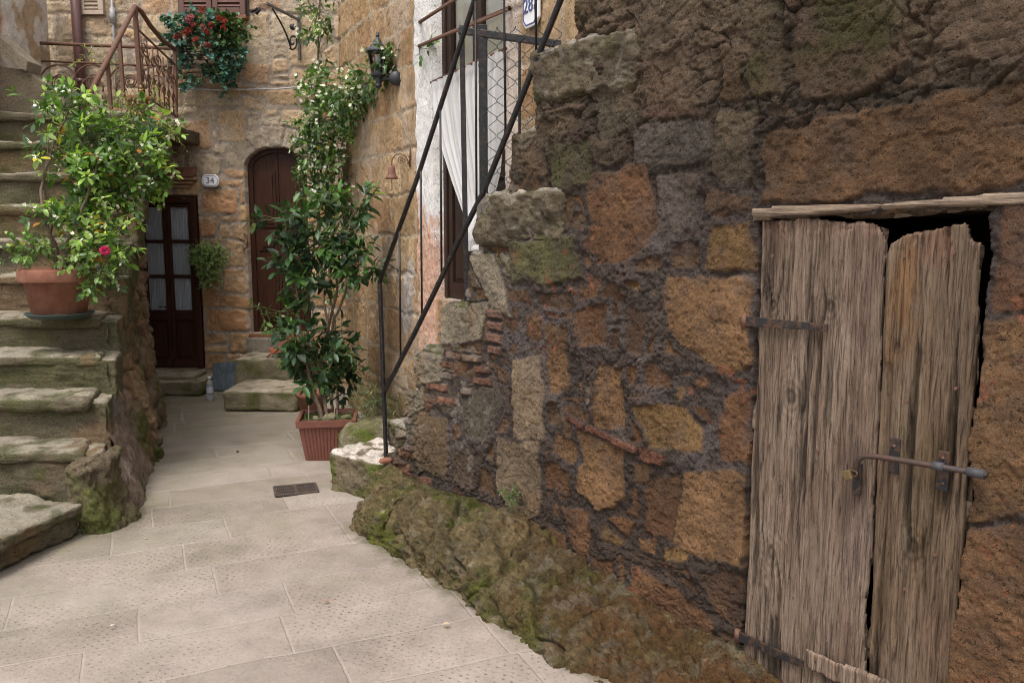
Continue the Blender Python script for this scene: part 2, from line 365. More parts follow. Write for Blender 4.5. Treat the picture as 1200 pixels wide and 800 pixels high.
# ================================================================ ground
def make_paving():
    t = NT('stone_paving'); p = t.pos()
    wn = t.n('TexNoise'); wn.inputs['Scale'].default_value = 2.2; t.l(p, wn.inputs['Vector'])
    sep = t.n('SeparateXYZ'); t.l(p, sep.inputs[0])
    ws = t.m1('MULTIPLY', t.m1('SUBTRACT', wn.outputs['Fac'], .5), .014)
    nf = t.m1('MULTIPLY', t.m1('SUBTRACT', t.noise(45, 3, p), .5), .006)
    ws = t.m1('ADD', ws, nf)
    a = R(24)
    u = t.m1('ADD', t.m1('ADD', t.m1('MULTIPLY', sep.outputs[0], math.cos(a)), t.m1('MULTIPLY', sep.outputs[1], math.sin(a))), ws)
    q = t.m1('ADD', t.m1('ADD', t.m1('MULTIPLY', sep.outputs[0], -math.sin(a)), t.m1('MULTIPLY', sep.outputs[1], math.cos(a))), ws)
    H = .335
    rr = t.m1('DIVIDE', t.m1('SUBTRACT', q, 3.146), H); row = t.m1('FLOOR', rr); fr = t.m1('SUBTRACT', rr, row)
    w1 = t.n('TexWhiteNoise', noise_dimensions='1D'); t.l(row, w1.inputs['W'])
    far = t.m1('GREATER_THAN', row, 6.5)
    wid = t.m1('ADD', t.m1('ADD', .56, t.m1('MULTIPLY', w1.outputs['Value'], .3)), t.m1('MULTIPLY', far, .5))
    uu = t.m1('DIVIDE', t.m1('ADD', u, t.m1('MULTIPLY', w1.outputs['Value'], 37.)), wid); ci = t.m1('FLOOR', uu); fu = t.m1('SUBTRACT', uu, ci)
    du = t.m1('MULTIPLY', t.m1('MINIMUM', fu, t.m1('SUBTRACT', 1., fu)), wid)
    dq = t.m1('MULTIPLY', t.m1('MINIMUM', fr, t.m1('SUBTRACT', 1., fr)), H)
    d = t.m1('MINIMUM', du, dq)
    jn = t.n('MapRange', interpolation_type='SMOOTHSTEP'); t.l(d, jn.inputs[0]); t.l(t.m1('MULTIPLY_ADD', far, .004, .0025), jn.inputs[1]); t.l(t.m1('MULTIPLY_ADD', far, .010, .0075), jn.inputs[2]); jn.inputs[3].default_value = 1; jn.inputs[4].default_value = 0
    joint = jn.outputs[0]
    cv = t.n('CombineXYZ'); t.l(ci, cv.inputs[0]); t.l(row, cv.inputs[1])
    w2 = t.n('TexWhiteNoise', noise_dimensions='2D'); t.l(cv.outputs[0], w2.inputs['Vector'])
    # hammered dots in rows
    ca = R(3)
    gx = t.m1('DIVIDE', t.m1('ADD', u, t.m1('MULTIPLY', q, .05)), .036); gy = t.m1('DIVIDE', q, .030)
    gi = t.m1('FLOOR', gy); gx = t.m1('ADD', gx, t.m1('MULTIPLY', t.m1('MODULO', gi, 2.), .5))
    fx = t.m1('SUBTRACT', t.m1('FRACT', gx), .5); fy = t.m1('SUBTRACT', t.m1('FRACT', gy), .5)
    jx = t.n('CombineXYZ'); t.l(t.m1('FLOOR', gx), jx.inputs[0]); t.l(gi, jx.inputs[1]); w3 = t.n('TexWhiteNoise', noise_dimensions='2D'); t.l(jx.outputs[0], w3.inputs['Vector'])
    s3 = t.n('SeparateColor'); t.l(w3.outputs['Color'], s3.inputs[0])
    fx = t.m1('ADD', fx, t.m1('MULTIPLY', t.m1('SUBTRACT', s3.outputs[0], .5), .35)); fy = t.m1('ADD', fy, t.m1('MULTIPLY', t.m1('SUBTRACT', s3.outputs[1], .5), .3))
    dd = t.m1('SQRT', t.m1('ADD', t.m1('MULTIPLY', t.m1('MULTIPLY', fx, fx), 1.6), t.m1('MULTIPLY', fy, fy)))
    dt = t.n('MapRange', interpolation_type='SMOOTHSTEP'); t.l(dd, dt.inputs[0]); dt.inputs[1].default_value = .10; dt.inputs[2].default_value = .25; dt.inputs[3].default_value = 1; dt.inputs[4].default_value = 0
    wear = t.n('MapRange'); t.l(t.noise(1.6, 3, p), wear.inputs[0]); wear.inputs[1].default_value = .38; wear.inputs[2].default_value = .6
    dm = t.m1('MULTIPLY', dt.outputs[0], t.m1('MULTIPLY', wear.outputs[0], t.m1('MULTIPLY', t.m1('LESS_THAN', row, 5.5), t.m1('SUBTRACT', 1., joint))))
    dm = t.m1('MULTIPLY', dm, t.m1('ADD', .35, t.m1('MULTIPLY', s3.outputs[2], .65)))
    n1 = t.noise(2.3, 5, p, .6); n2 = t.noise(60, 5, p, .7); n3 = t.noise(7, 5, p, .6)
    base = t.ramp(n1, [(.3, (.235, .192, .162)), (.5, (.335, .274, .230)), (.72, (.395, .332, .284))])
    base = t.mix(t.m1('MULTIPLY', t.m1('ABSOLUTE', t.m1('SUBTRACT', w2.outputs['Value'], .5)), .8), base, t.mix(w2.outputs['Value'], (.19, .16, .135), (.39, .345, .31)))
    n4 = t.noise(220, 3, p, .7); gr = t.m1('ADD', .19, t.m1('ADD', t.m1('MULTIPLY', n2, .48), t.m1('ADD', t.m1('MULTIPLY', n4, .42), t.m1('MULTIPLY', n3, .42)))); gv = t.n('CombineXYZ'); [t.l(gr, gv.inputs[i]) for i in range(3)]
    base = t.mix(1., base, gv.outputs[0], 'MULTIPLY')
    # algae film, thicker away from the walked middle and in the far part of the lane
    al = t.n('MapRange'); t.l(t.m1('ADD', t.noise(1.5, 5, p, .62), t.m1('MULTIPLY', t.m1('ADD', t.m1('MULTIPLY', sep.outputs[0], -.5), t.m1('MULTIPLY', sep.outputs[1], .15)), .17)), al.inputs[0]); al.inputs[1].default_value = .64; al.inputs[2].default_value = .98
    base = t.mix(t.m1('MULTIPLY', al.outputs[0], .5), base, (.17, .16, .09))
    jc = t.mix(t.noise(9, 3, p), (.17, .135, .11), (.44, .38, .33))
    base = t.mix(t.m1('MULTIPLY', joint, t.m1('MULTIPLY_ADD', t.noise(3.1, 3, p), .8, .3)), base, jc)
    base = t.mix(t.m1('MULTIPLY', dm, .65), base, (.115, .095, .07))
    # damp dirt and moss gathered along the foot of the right-hand wall and of the left stair
    dr = t.m1('ADD', t.m1('MULTIPLY', t.m1('ADD', sep.outputs[0], .70), -.781), t.m1('MULTIPLY', t.m1('SUBTRACT', sep.outputs[1], 4.86), -.625))
    ds_ = t.m1('ADD', t.m1('MULTIPLY', t.m1('ADD', sep.outputs[0], .70), .625), t.m1('MULTIPLY', t.m1('SUBTRACT', sep.outputs[1], 4.86), -.781)); dsm = t.n('MapRange'); t.l(ds_, dsm.inputs[0]); dsm.inputs[1].default_value = .05; dsm.inputs[2].default_value = .35
    dlf = t.m1('ADD', t.m1('ADD', sep.outputs[0], 2.08), t.m1('MULTIPLY', t.m1('SUBTRACT', sep.outputs[1], 4.4), .36))
    nearm = t.n('MapRange'); t.l(t.m1('ADD', sep.outputs[1], t.m1('MULTIPLY', n3, .4)), nearm.inputs[0]); nearm.inputs[1].default_value = 4.35; nearm.inputs[2].default_value = 4.75
    for dd_, a0, a1, gt in ((dr, .40, .52, dsm.outputs[0]), (dlf, -.02, .16, nearm.outputs[0])):
        e = t.n('MapRange', interpolation_type='SMOOTHSTEP'); t.l(t.m1('ADD', dd_, t.m1('MULTIPLY', t.m1('SUBTRACT', t.noise(11, 5, p, .7), .5), .26)), e.inputs[0]); e.inputs[1].default_value = a0; e.inputs[2].default_value = a1; e.inputs[3].default_value = .8; e.inputs[4].default_value = 0
        ef = e.outputs[0] if gt is None else t.m1('MULTIPLY', e.outputs[0], gt)
        base = t.mix(ef, base, t.mix(n2, (.06, .05, .03), (.12, .11, .05)))
    sp_ = t.noise(75, 3, p, .5); base = t.mix(t.m1('MULTIPLY', t.ramp(sp_, [(.66, (0., 0., 0.)), (.70, (1., 1., 1.))]), .5), base, (.09, .07, .05))
    h = t.m1('SUBTRACT', t.m1('MULTIPLY', n2, .25), t.m1('ADD', t.m1('MULTIPLY', joint, .55), t.m1('MULTIPLY', dm, .9)))
    t.setp(Base_Color=base, Roughness=t.m1('MULTIPLY_ADD', n3, .3, .5), Normal=t.bump(h, .004)); t.b.inputs['Specular IOR Level'].default_value = .35
    return t.m
def ground():
    xs = np.concatenate([[-40, -20, -8], np.arange(-4, 3, .05), [4, 8, 20, 40]]); ys = np.concatenate([[-40, -15, -4, 0], np.arange(1, 8.6, .05), [10, 16, 40]])
    X, Y = np.meshgrid(xs, ys)
    Z = .010 * fbm(X * .9, Y * .9, X * 0, 3, 5) + .003 * fbm(X * 5, Y * 5, X * 0, 2, 8)
    Z *= (np.abs(X) < 5)
    # the paving dishes up a little towards the foot of the walls on the left
    o = grid_mesh('pavement', np.stack([X, Y, Z], -1), make_paving())
    tag(o, 'worn pale stone slabs with rows of hammered dots', 'paving', kind='structure')
ground()
# ================================================================ masonry painters
def paint_stones(S, Z, sv, zv, polys, warp=.012, wf=9, seed=0, k2=.018):
    """signed distance to the nearest listed stone (inside positive) and its index, on the grid sv x zv"""
    ws = warp * fbm(S * wf, Z * wf, S * 0, 3, seed); wz = warp * fbm(S * wf, Z * wf, S * 0 + 7.7, 3, seed + 3)
    Sw, Zw = S + ws, Z + wz
    best = np.full(S.shape, -1.); idx = np.full(S.shape, -1)
    for k, P in enumerate(polys):
        P = np.asarray(P, float)
        i0, i1 = np.searchsorted(sv, [P[:, 0].min() - .06, P[:, 0].max() + .06]); j0, j1 = np.searchsorted(zv, [P[:, 1].min() - .06, P[:, 1].max() + .06])
        if i1 <= i0 or j1 <= j0: continue
        x, y = Sw[j0:j1, i0:i1], Zw[j0:j1, i0:i1]; c = P.mean(0)
        d = None; n = len(P)
        for a in range(n):
            p, q = P[a], P[(a + 1) % n]; e = q - p; L = np.hypot(*e)
            if L < 1e-6: continue
            nn = np.array([-e[1], e[0]]) / L
            if np.dot(c - p, nn) < 0: nn = -nn
            dd = (x - p[0]) * nn[0] + (y - p[1]) * nn[1]
            if d is None: d = dd
            else:
                h = np.clip(.5 + .5 * (dd - d) / k2, 0, 1); d = dd * (1 - h) + d * h - k2 * h * (1 - h)
        b = best[j0:j1, i0:i1]; m = d > b
        b[m] = d[m]; idx[j0:j1, i0:i1][m] = k
    return best, idx
def auto_courses(s0, s1, z0, z1, h, w, rng, gap=.02, jit=.012, split=.18):
    """irregular courses of blocks as polygons"""
    out = []; z = z0
    while z < z1:
        hh = rng.uniform(*h); s = s0 - rng.uniform(0, w[1])
        while s < s1:
            ww = rng.uniform(*w)
            def quad(a, b, c, d):
                g = gap / 2
                P = [[a + g, c + g], [b - g, c + g], [b - g, d - g], [a + g, d - g]]
                P = [[x + rng.uniform(-jit, jit), y + rng.uniform(-jit, jit)] for x, y in P]
                if rng.random() < .5:                # knock a corner off
                    k = rng.integers(4); p, q0, q1 = np.array(P[k]), np.array(P[k - 1]), np.array(P[(k + 1) % 4]); f = rng.uniform(.12, .3)
                    P[k:k + 1] = [list(p + (q0 - p) * f), list(p + (q1 - p) * f)]
                return P
            if rng.random() < split and hh > .14:
                m = z + hh * rng.uniform(.4, .6); out += [quad(s, s + ww, z, m), quad(s, s + ww, m, z + hh)]
            else: out.append(quad(s, s + ww, z, z + hh))
            s += ww
        z += hh
    return out
def path_frame(pts, sv, sm=.0):
    pts = np.asarray(pts, float); L = np.concatenate([[0], np.cumsum(np.hypot(*np.diff(pts, axis=0).T))])
    if sm > 0:                                  # soften the corners
        fine = np.arange(0, L[-1], .01); P = np.stack([np.interp(fine, L, pts[:, i]) for i in (0, 1)], -1)
        k = max(3, int(sm / .01)) | 1; pad = np.concatenate([P[:1] + (P[:1] - P[k // 2:0:-1]), P, P[-1:] + (P[-1:] - P[-2:-k // 2 - 1:-1])])
        ker = np.hanning(k + 2)[1:-1]; ker /= ker.sum()
        pts = np.stack([np.convolve(pad[:, i], ker, 'valid')[:len(P)] for i in (0, 1)], -1); L = np.concatenate([[0], np.cumsum(np.hypot(*np.diff(pts, axis=0).T))])
    P = np.stack([np.interp(sv, L, pts[:, i]) for i in (0, 1)], -1)
    T = np.gradient(P, axis=0); T /= np.linalg.norm(T, axis=1, keepdims=True) + 1e-9
    N = np.stack([T[:, 1], -T[:, 0]], -1)
    return P, N, L[-1]
def dens(lo, hi, fine, coarse, a, b):            # grid values: fine between a and b, coarse outside
    return np.unique(np.concatenate([np.arange(lo, a, coarse), np.arange(a, b, fine), np.arange(b, hi + coarse * .5, coarse)]))
OLIVE = np.array([.075, .075, .026]); MOSS = np.array([.075, .095, .016])
def pick(idx, cols, rng_seed=0):
    cols = np.asarray(cols, float); r = _h(idx, idx * 0 + 3, idx * 0, rng_seed)
    return cols[(r * len(cols)).astype(int) % len(cols)]
# ================================================================ right-hand wall
def right_wall():
    A = RW.at
    step_px = [(450, 492), (478, 452), (491, 406), (519, 354), (547, 295), (563, 227), (598, 154), (628, 60), (672, -2), (702, -60), (735, -130)]
    steps = [A(*q) for q in step_px]
    s_end = 5.3
    sv = np.unique(np.concatenate([np.arange(-.02, 3.42, .0052), np.arange(3.42, s_end, .012)])); zv = np.unique(np.concatenate([np.arange(-.06, .30, .0028), dens(.30, 3.1, .0052, .03, .30, 2.62)]))
    S, Z = np.meshgrid(sv, zv)
    # ---- stones read off the photograph: (polygon, colour, relief)
    br, tan, och, dk, pk, gy, ms, red, lt = (.185, .098, .050), (.24, .14, .068), (.27, .165, .07), (.115, .068, .042), (.22, .13, .09), (.15, .12, .10), (.11, .105, .045), (.19, .085, .055), (.27, .205, .13)
    st = [([(690, 205), (760, 190), (775, 260), (760, 290), (725, 312), (693, 295)], br, .030), ([(772, 205), (822, 200), (815, 262), (777, 285)], gy, .02),
          ([(603, 283), (680, 276), (683, 325), (655, 332), (603, 330)], ms, .05), ([(785, 322), (880, 325), (884, 425), (850, 437), (795, 398), (780, 362)], tan, .035),
          ([(680, 360), (715, 357), (713, 405), (680, 411)], br, .018), ([(736, 361), (760, 357), (759, 416), (741, 413)], dk, .016), ([(700, 430), (738, 432), (739, 505), (699, 500)], tan, .02),
          ([(748, 479), (800, 470), (828, 500), (822, 532), (765, 522)], och, .022), ([(846, 458), (880, 455), (880, 541), (843, 541)], br, .02), ([(604, 420), (638, 417), (641, 516), (604, 507)], lt, .045),
          ([(644, 375), (670, 380), (673, 456), (645, 462)], tan, .03), ([(835, 265), (888, 260), (888, 320), (828, 318)], och, .03), ([(585, 512), (637, 515), (637, 600), (610, 612), (587, 570)], lt, .06),
          ([(680, 503), (733, 520), (735, 590), (705, 602), (677, 576)], tan, .024), ([(800, 553), (876, 548), (874, 662), (838, 657), (794, 637)], tan, .024), ([(755, 560), (797, 555), (800, 610), (790, 637), (758, 617)], br, .016),
          ([(662, 590), (693, 605), (698, 652), (679, 654)], br, .02), ([(742, 663), (800, 690), (842, 732), (815, 765), (744, 702)], br, .03), ([(820, 668), (870, 672), (868, 735), (845, 725)], dk, .02),
          ([(745, 543), (762, 545), (761, 568), (746, 566)], tan, .02), ([(706, 614), (737, 638), (730, 645), (709, 630)], och, .015), ([(700, 650), (724, 655), (722, 692), (702, 680)], br, .018), ([(750, 624), (775, 634), (770, 652), (752, 645)], tan, .015),
          ([(785, 645), (806, 640), (803, 660), (786, 660)], och, .015),
          ([(905, 146), (1060, 119), (1215, 86), (1225, 220), (893, 241)], (.17, .098, .05), .045), ([(935, 30), (978, -30), (1070, -40), (1072, 76), (1010, 112), (940, 116)], (.13, .085, .055), .05),
          ([(1105, -30), (1230, -50), (1230, 78), (1112, 74)], (.125, .08, .055), .045), ([(880, 30), (925, 20), (925, 112), (888, 118)], (.16, .12, .06), .05),
          ([(848, 60), (873, 50), (876, 118), (846, 120)], (.14, .09, .05), .04), ([(757, 65), (815, 60), (822, 140), (760, 146)], (.135, .085, .058), .04), ([(740, 150), (835, 144), (842, 190), (745, 197)], (.125, .105, .085), .03),
          ([(842, 130), (895, 128), (880, 215), (835, 210)], (.13, .10, .065), .03), ([(700, 90), (745, 70), (750, 150), (705, 165)], (.125, .105, .07), .03), ([(740, -20), (820, -30), (822, 45), (745, 55)], (.11, .085, .06), .04),
          ([(832, -20), (925, -30), (920, 15), (835, 48)], (.12, .10, .06), .04), ([(648, 166), (694, 164), (698, 215), (650, 221)], ms, .04), ([(690, 160), (735, 160), (735, 190), (700, 196)], (.12, .09, .06), .03),
          ([(1166, 246), (1240, 240), (1240, 372), (1158, 370)], (.14, .075, .042), .03), ([(1150, 378), (1260, 376), (1270, 600), (1120, 610)], (.215, .125, .06), .035), ([(1120, 616), (1270, 606), (1290, 850), (1100, 850)], (.195, .11, .055), .035),
          ([(690, 25), (726, 19), (728, 28), (692, 36)], (.19, .12, .09), .06), ([(646, 130), (690, 119), (692, 127), (650, 134)], (.19, .12, .09), .06),
          ([(488, 505), (494, 480), (528, 487), (526, 566), (495, 552)], (.19, .135, .075), .04), ([(464, 540), (486, 545), (482, 560), (462, 555)], (.25, .12, .07), .04), ([(496, 470), (508, 462), (520, 466), (500, 482)], (.25, .12, .07), .04),
          ([(530, 520), (560, 535), (555, 575), (532, 560)], (.17, .12, .08), .035), ([(545, 470), (575, 440), (592, 470), (570, 520), (548, 505)], (.14, .12, .085), .03), ([(456, 505), (486, 500), (484, 535), (458, 535)], (.16, .13, .08), .04),
          ([(690, 420), (696, 470), (688, 472)], lt, .01), ([(745, 330), (760, 332), (757, 343), (744, 340)], och, .015), ([(800, 450), (812, 452), (806, 470), (797, 466)], och, .02), ([(822, 440), (840, 442), (836, 458), (822, 455)], (.22, .12, .06), .02)]
    rg = np.random.default_rng(77); ex_col = [(.18, .095, .045), (.15, .08, .04), (.20, .115, .055), (.125, .075, .045), (.165, .10, .055)]; up_col = [(.14, .09, .055), (.12, .085, .055), (.15, .105, .065), (.11, .08, .06), (.165, .10, .055)]
    auto = [(p, 0) for p in auto_courses(.75, s_end, .1, 1.72, (.12, .20), (.12, .28), rg, .036, .022, .15)] + [(p, 1) for p in auto_courses(.35, s_end, 1.62, 4.2, (.20, .34), (.26, .60), rg, .022, .022, .15)] + [(p, 2) for p in auto_courses(-.1, .8, .3, 1.9, (.09, .17), (.10, .24), rg, .03, .02, .2)]
    expl = [[A(*q) for q in p] for p, _, _ in st]; nex = len(st)
    st = st + [(None, (ex_col, up_col, [(.19, .145, .09), (.15, .12, .08), (.21, .14, .08)])[k][int(rg.integers(5 if k < 2 else 3))], (.014, .022, .03)[k] * rg.uniform(.6, 1.25)) for p, k in auto]
    polys = expl
    sda, ida = paint_stones(S, Z, sv, zv, [p for p, _ in auto], .026, 7, 14)
    sd, idx = paint_stones(S, Z, sv, zv, polys, .022, 8, 4)
    fr_ = sd > -.034; sd = np.where(fr_, sd, sda); idx = np.where(fr_, idx, np.where(ida >= 0, ida + nex, -1))
    nst = len(st); thin = [([(666, 484), (689, 496), (687, 503), (667, 492)], red, .05), ([(690, 496), (719, 509), (718, 518), (690, 505)], red, .05), ([(720, 508), (752, 523), (750, 533), (720, 518)], red, .05), ([(753, 519), (786, 533), (781, 547), (753, 538)], red, .06)]
    cem = (.30, .26, .185)
    for pg in ([(519, 357), (577, 353), (566, 398), (522, 404)], [(549, 297), (580, 296), (604, 372), (578, 362)], [(491, 409), (524, 406), (520, 447), (495, 450)], [(478, 455), (500, 452), (502, 478), (481, 488)], [(451, 494), (480, 490), (482, 512), (453, 515)]): thin.append((pg, cem, .045))
    for k in range(4): thin.append(([(574, 362 + k * 14), (591, 364 + k * 14), (591, 374 + k * 14), (574, 372 + k * 14)], (.27, .155, .11), .05))
    rb = random.Random(3)
    for row, (xa, xb, y) in enumerate(((508, 566, 408), (516, 576, 421), (512, 560, 434), (504, 552, 447), (498, 530, 460))):
        x = xa
        while x < xb:
            wv = rb.uniform(12, 24)
            if rb.random() < .38: x += wv; continue
            thin.append(([(x, y + (x - xa) * .16), (x + wv, y + (x + wv - xa) * .16), (x + wv, y + 8 + (x + wv - xa) * .16), (x, y + 8 + (x - xa) * .16)], rb.choice([(.25, .155, .105), (.24, .175, .125), (.20, .15, .11), (.27, .14, .09)]), rb.uniform(.03, .055))); x += wv + 3
    for (x, y, w_, h_) in ((462, 540, 24, 16), (470, 524, 20, 12), (484, 556, 26, 14), (500, 462, 18, 10), (512, 500, 0, 0)):
        if w_: thin.append(([(x, y), (x + w_, y + 4), (x + w_ - 2, y + h_), (x, y + h_ - 3)], (.24, .13, .08), .045))
    sdt, idt = paint_stones(S, Z, sv, zv, [[A(*q) for q in p] for p, _, _ in thin], .004, 16, 44, .003)
    sd = np.where(sdt > -.008, sdt, sd); idx = np.where(sdt > -.008, idt + nst, idx); st = st + thin
    # ---- door opening
    op = [A(*q) for q in [(893, 256), (960, 253), (1060, 250), (1161, 246), (1163, 272), (1156, 380), (1150, 450), (1137, 520), (1143, 575), (1131, 640), (1122, 720), (1112, 800)]]
    zb = .02; op2 = op + [(op[-1][0] + .01, zb), (A(868, 800)[0], zb)]
    P = np.array(op2)
    def inside(P, x, y):
        r = np.zeros(x.shape, bool); n = len(P)
        for i in range(n):
            (x0, y0), (x1, y1) = P[i], P[(i + 1) % n]
            c = ((y0 > y) != (y1 > y)) & (x < (x1 - x0) * (y - y0) / (y1 - y0 + 1e-12) + x0); r ^= c
        return r
    wob = .006 * fbm(S * 14, Z * 14, S * 0, 3, 77)
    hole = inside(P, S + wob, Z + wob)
    # ---- relief: rubble and smeared mortar behind, stones over it
    w1 = .05 * fbm(S * 6, Z * 6, S * 0, 3, 12); f1, f2, cid = cell((S + w1) / .085, (Z + w1 * .8) / .062, 3)
    zones = fbm(S * 2.1, Z * 2.1, S * 0, 3, 31)
    topz = A(450, 492)[1] + (S - steps[0][0]) * 1.05
    rub = np.clip(sst(.25, .0, (topz * 0 + (S - .25 - .55 * np.clip(Z - .9, 0, 2)))) + .22 * sst(.1, .5, zones) + sst(1.75, 2.05, Z) * .45, 0, 1) * sst(.02, .14, f2 - f1)
    n = .014 * zones + .015 * fbm(S * 7, Z * 7, S * 0, 4, 40) + .008 * fbm(S * 24, Z * 24, S * 0, 4, 41, .6) + .005 * fbm(S * 70, Z * 70, S * 0, 3, 42, .65)
    n = n + rub * (.012 + .03 * cid)
    rel = np.array([q[2] for q in st] + [0.]); cols = np.array([q[1] for q in st] + [(0, 0, 0)])
    e = np.where(idx >= nst, sst(-.004, .006, sd), sst(-.006, .012, sd)) * (idx >= 0); si = np.where(idx >= 0, idx, len(st))
    tx = fbm(S * 4, Z * 4, si * 3.7, 4, 50); t2 = fbm(S * 30, Z * 42, si * 1.3, 4, 55, .6)
    ns = rel[si] * (.75 + .35 * tx) + .0042 * t2 + .0026 * fbm(S * 90, Z * 90, S * 0, 3, 58)
    pit = fbm(S * 45, Z * 45, si * 2., 3, 60); ns = ns - .007 * sst(.42, .8, pit)
    n = (n + .010) * (1 - e) + (.6 * ns + .002) * e + .35 * n * e
    # ---- colours: mortar, rubble, stones, lichen, moss
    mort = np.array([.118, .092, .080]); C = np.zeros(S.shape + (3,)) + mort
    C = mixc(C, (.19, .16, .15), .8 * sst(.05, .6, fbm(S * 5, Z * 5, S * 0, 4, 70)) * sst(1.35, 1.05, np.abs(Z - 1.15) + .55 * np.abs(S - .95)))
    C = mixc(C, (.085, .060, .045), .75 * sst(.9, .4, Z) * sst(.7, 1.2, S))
    C = mixc(C, (.070, .052, .036), .8 * sst(1.6, 1.85, Z + .1 * zones))  # upper mortar darkened, shade of the crevices put into its colour
    C = mixc(C, (.20, .165, .115), .55 * sst(.75, .2, S - .3 * (Z - .8)) * sst(.3, .6, cid))
    rc = np.array([(.17, .11, .065), (.14, .115, .085), (.20, .15, .10), (.12, .10, .06), (.21, .12, .08)])[(cid * 4.99).astype(int)]
    C = mixc(C, rc, rub * .75)
    sc_ = cols[si] * (1 + .28 * tx + .22 * t2)[..., None]
    blo = sst(.2, .7, fbm(S * 9, Z * 9, si * .7, 4, 80)); sc_ = mixc(sc_, (.13, .10, .08), .45 * blo * (Z > 1.2)); sc_ = mixc(sc_, (.34, .19, .085), .35 * sst(.35, .8, fbm(S * 6, Z * 6, si * .9, 4, 83)) * (Z < 1.5))
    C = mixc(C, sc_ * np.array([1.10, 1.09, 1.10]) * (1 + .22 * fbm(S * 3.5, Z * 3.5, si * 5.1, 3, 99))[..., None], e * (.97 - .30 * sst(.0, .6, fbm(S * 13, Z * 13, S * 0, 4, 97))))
    # reddish brick crumbs lodged in the mortar of the middle of the wall
    cr = sst(.62, .74, fbm(S * 30, Z * 30, S * 0, 4, 91)) * sst(.35, .6, fbm(S * 3, Z * 3, S * 0, 2, 92)) * sst(.9, 1.2, S) * sst(1.75, 1.5, Z)
    C = mixc(C, (.36, .14, .075), cr * .7)
    li = sst(.45, .66, fbm(S * 16, Z * 16, S * 0, 4, 95)) * sst(.1, .5, fbm(S * 2.4, Z * 2.4, S * 0, 2, 96)); C = mixc(C, (.36, .33, .28), .65 * li * sst(1.25, .8, S - .3 * Z + .3))
    mo = fbm(S * 3.2, Z * 3.2, S * 0, 4, 100) + .35 * fbm(S * 20, Z * 20, S * 0, 3, 101)
    mz = .55 * sst(1.15, 1.75, Z + .25 * (1 - S)) * sst(2.2, .7, S) + .45 * sst(1.95, 2.2, Z)
    C = mixc(C, OLIVE * 1.15, np.clip(mz, 0, 1) * sst(-.15, .45, mo)); C = mixc(C, MOSS, .75 * np.clip(mz, 0, 1) * sst(.35, .75, mo))
    # ---- shade put into the colour: whole wall darkened, a little more towards the top
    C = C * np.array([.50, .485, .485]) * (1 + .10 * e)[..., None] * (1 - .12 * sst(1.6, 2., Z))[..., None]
    lin = np.interp(S, [q[0] for q in steps], [q[1] for q in steps]); dl = lin - Z            # pale cement smeared below the treads
    ce = sst(.62, .30, dl) * sst(.02, .10, dl) * sst(.05, .40, fbm(S * 8, Z * 8, S * 0, 4, 140)) * (1 - (idx >= nst)); C = mixc(C, np.array([.20, .175, .15]) * (1 + .35 * fbm(S * 20, Z * 20, S * 0, 4, 141))[..., None], .75 * ce * sst(2.3, 1.6, Z)); n = n + .02 * ce * sst(2.3, 1.6, Z)
    bl_ = sst(.15, .5, fbm(S * 2.6, Z * 2.2, S * 0, 4, 143)) * sst(1.7, 2.2, Z); C = mixc(C, np.array([.125, .088, .058]) * (1 + .3 * t2)[..., None], .6 * bl_)
    n = np.where(hole, -.55, n); C = np.where(hole[..., None], (.03, .022, .016), C)  # deep shade inside the opening painted in as near black
    # ---- stepped outline
    top = np.full(S.shape, -1.)
    for i, (a, z) in enumerate(steps): top = np.where(S >= a + .012 + .008 * fbm(Z * 12, Z * 0 + i, Z * 0, 2, 130), z - .012, top)
    top = np.where(S < steps[0][0] + .02, steps[0][1] - .02, top)
    keep = Z <= top
    km = keep[:-1, :-1] & keep[1:, :-1] & keep[:-1, 1:] & keep[1:, 1:]
    edge = np.clip((top - Z) / .03, 0, 1); n = n - .02 * (1 - edge) ** 2
    n = n - np.where(S < .10, .10 * (1 - np.clip((S + .02) / .12, 0, 1)) ** 2 * (Z > .3), 0)
    P3 = RW.p + S[..., None] * RW.d + n[..., None] * RW.n + Z[..., None] * np.array([0, 0, 1.])
    root = thing('stone_wall', 'rough dark rubble and tufa block wall with mossy footing, flank of the right stairway', 'wall', RW.w(0, 0))
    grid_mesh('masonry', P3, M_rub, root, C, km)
    # rough mossy rock footing that swells out of the foot of the wall
    fs = np.arange(-.16, 2.75, .0058); ft = np.linspace(0, 1, 120); FS, FT = np.meshgrid(fs, ft)
    fh = np.interp(FS, [-.16, .0, .12, .36, .52, .6, .84, 1.25, 1.5, 1.7, 1.96, 2.3, 2.75], [.08, .18, .22, .235, .18, .215, .235, .235, .20, .155, .10, .06, .04]) + .03 * fbm(FS * 6, FS * 0, FS * 0, 3, 160)
    fo = np.interp(FS, [-.16, .0, .1, .3, .5, .56, .7, 1.2, 1.8, 2.2, 2.5, 2.75], [.0, .10, .22, .37, .38, .35, .41, .42, .45, .47, .38, .10])
    an = FT * math.pi / 2; bx = np.interp(FS, [.5, 1.4], [.55, .95]); fn = fo * np.cos(an) ** bx - .03 * FT; fz = -.04 + (fh + .04) * np.sin(an) ** np.interp(FS, [.5, 1.4], [.7, .9])
    Pf = RW.p + FS[..., None] * RW.d + fn[..., None] * RW.n + fz[..., None] * np.array([0, 0, 1.])
    gs_, gt_ = np.gradient(Pf, axis=1), np.gradient(Pf, axis=0); Nf = np.cross(gs_, gt_); Nf /= np.linalg.norm(Nf, axis=-1, keepdims=True) + 1e-9
    x, y, z = Pf[..., 0], Pf[..., 1], Pf[..., 2]
    rid = lambda f, sd_: 1 - 2 * np.abs(fbm(x * f, y * f, z * f, 3, sd_))
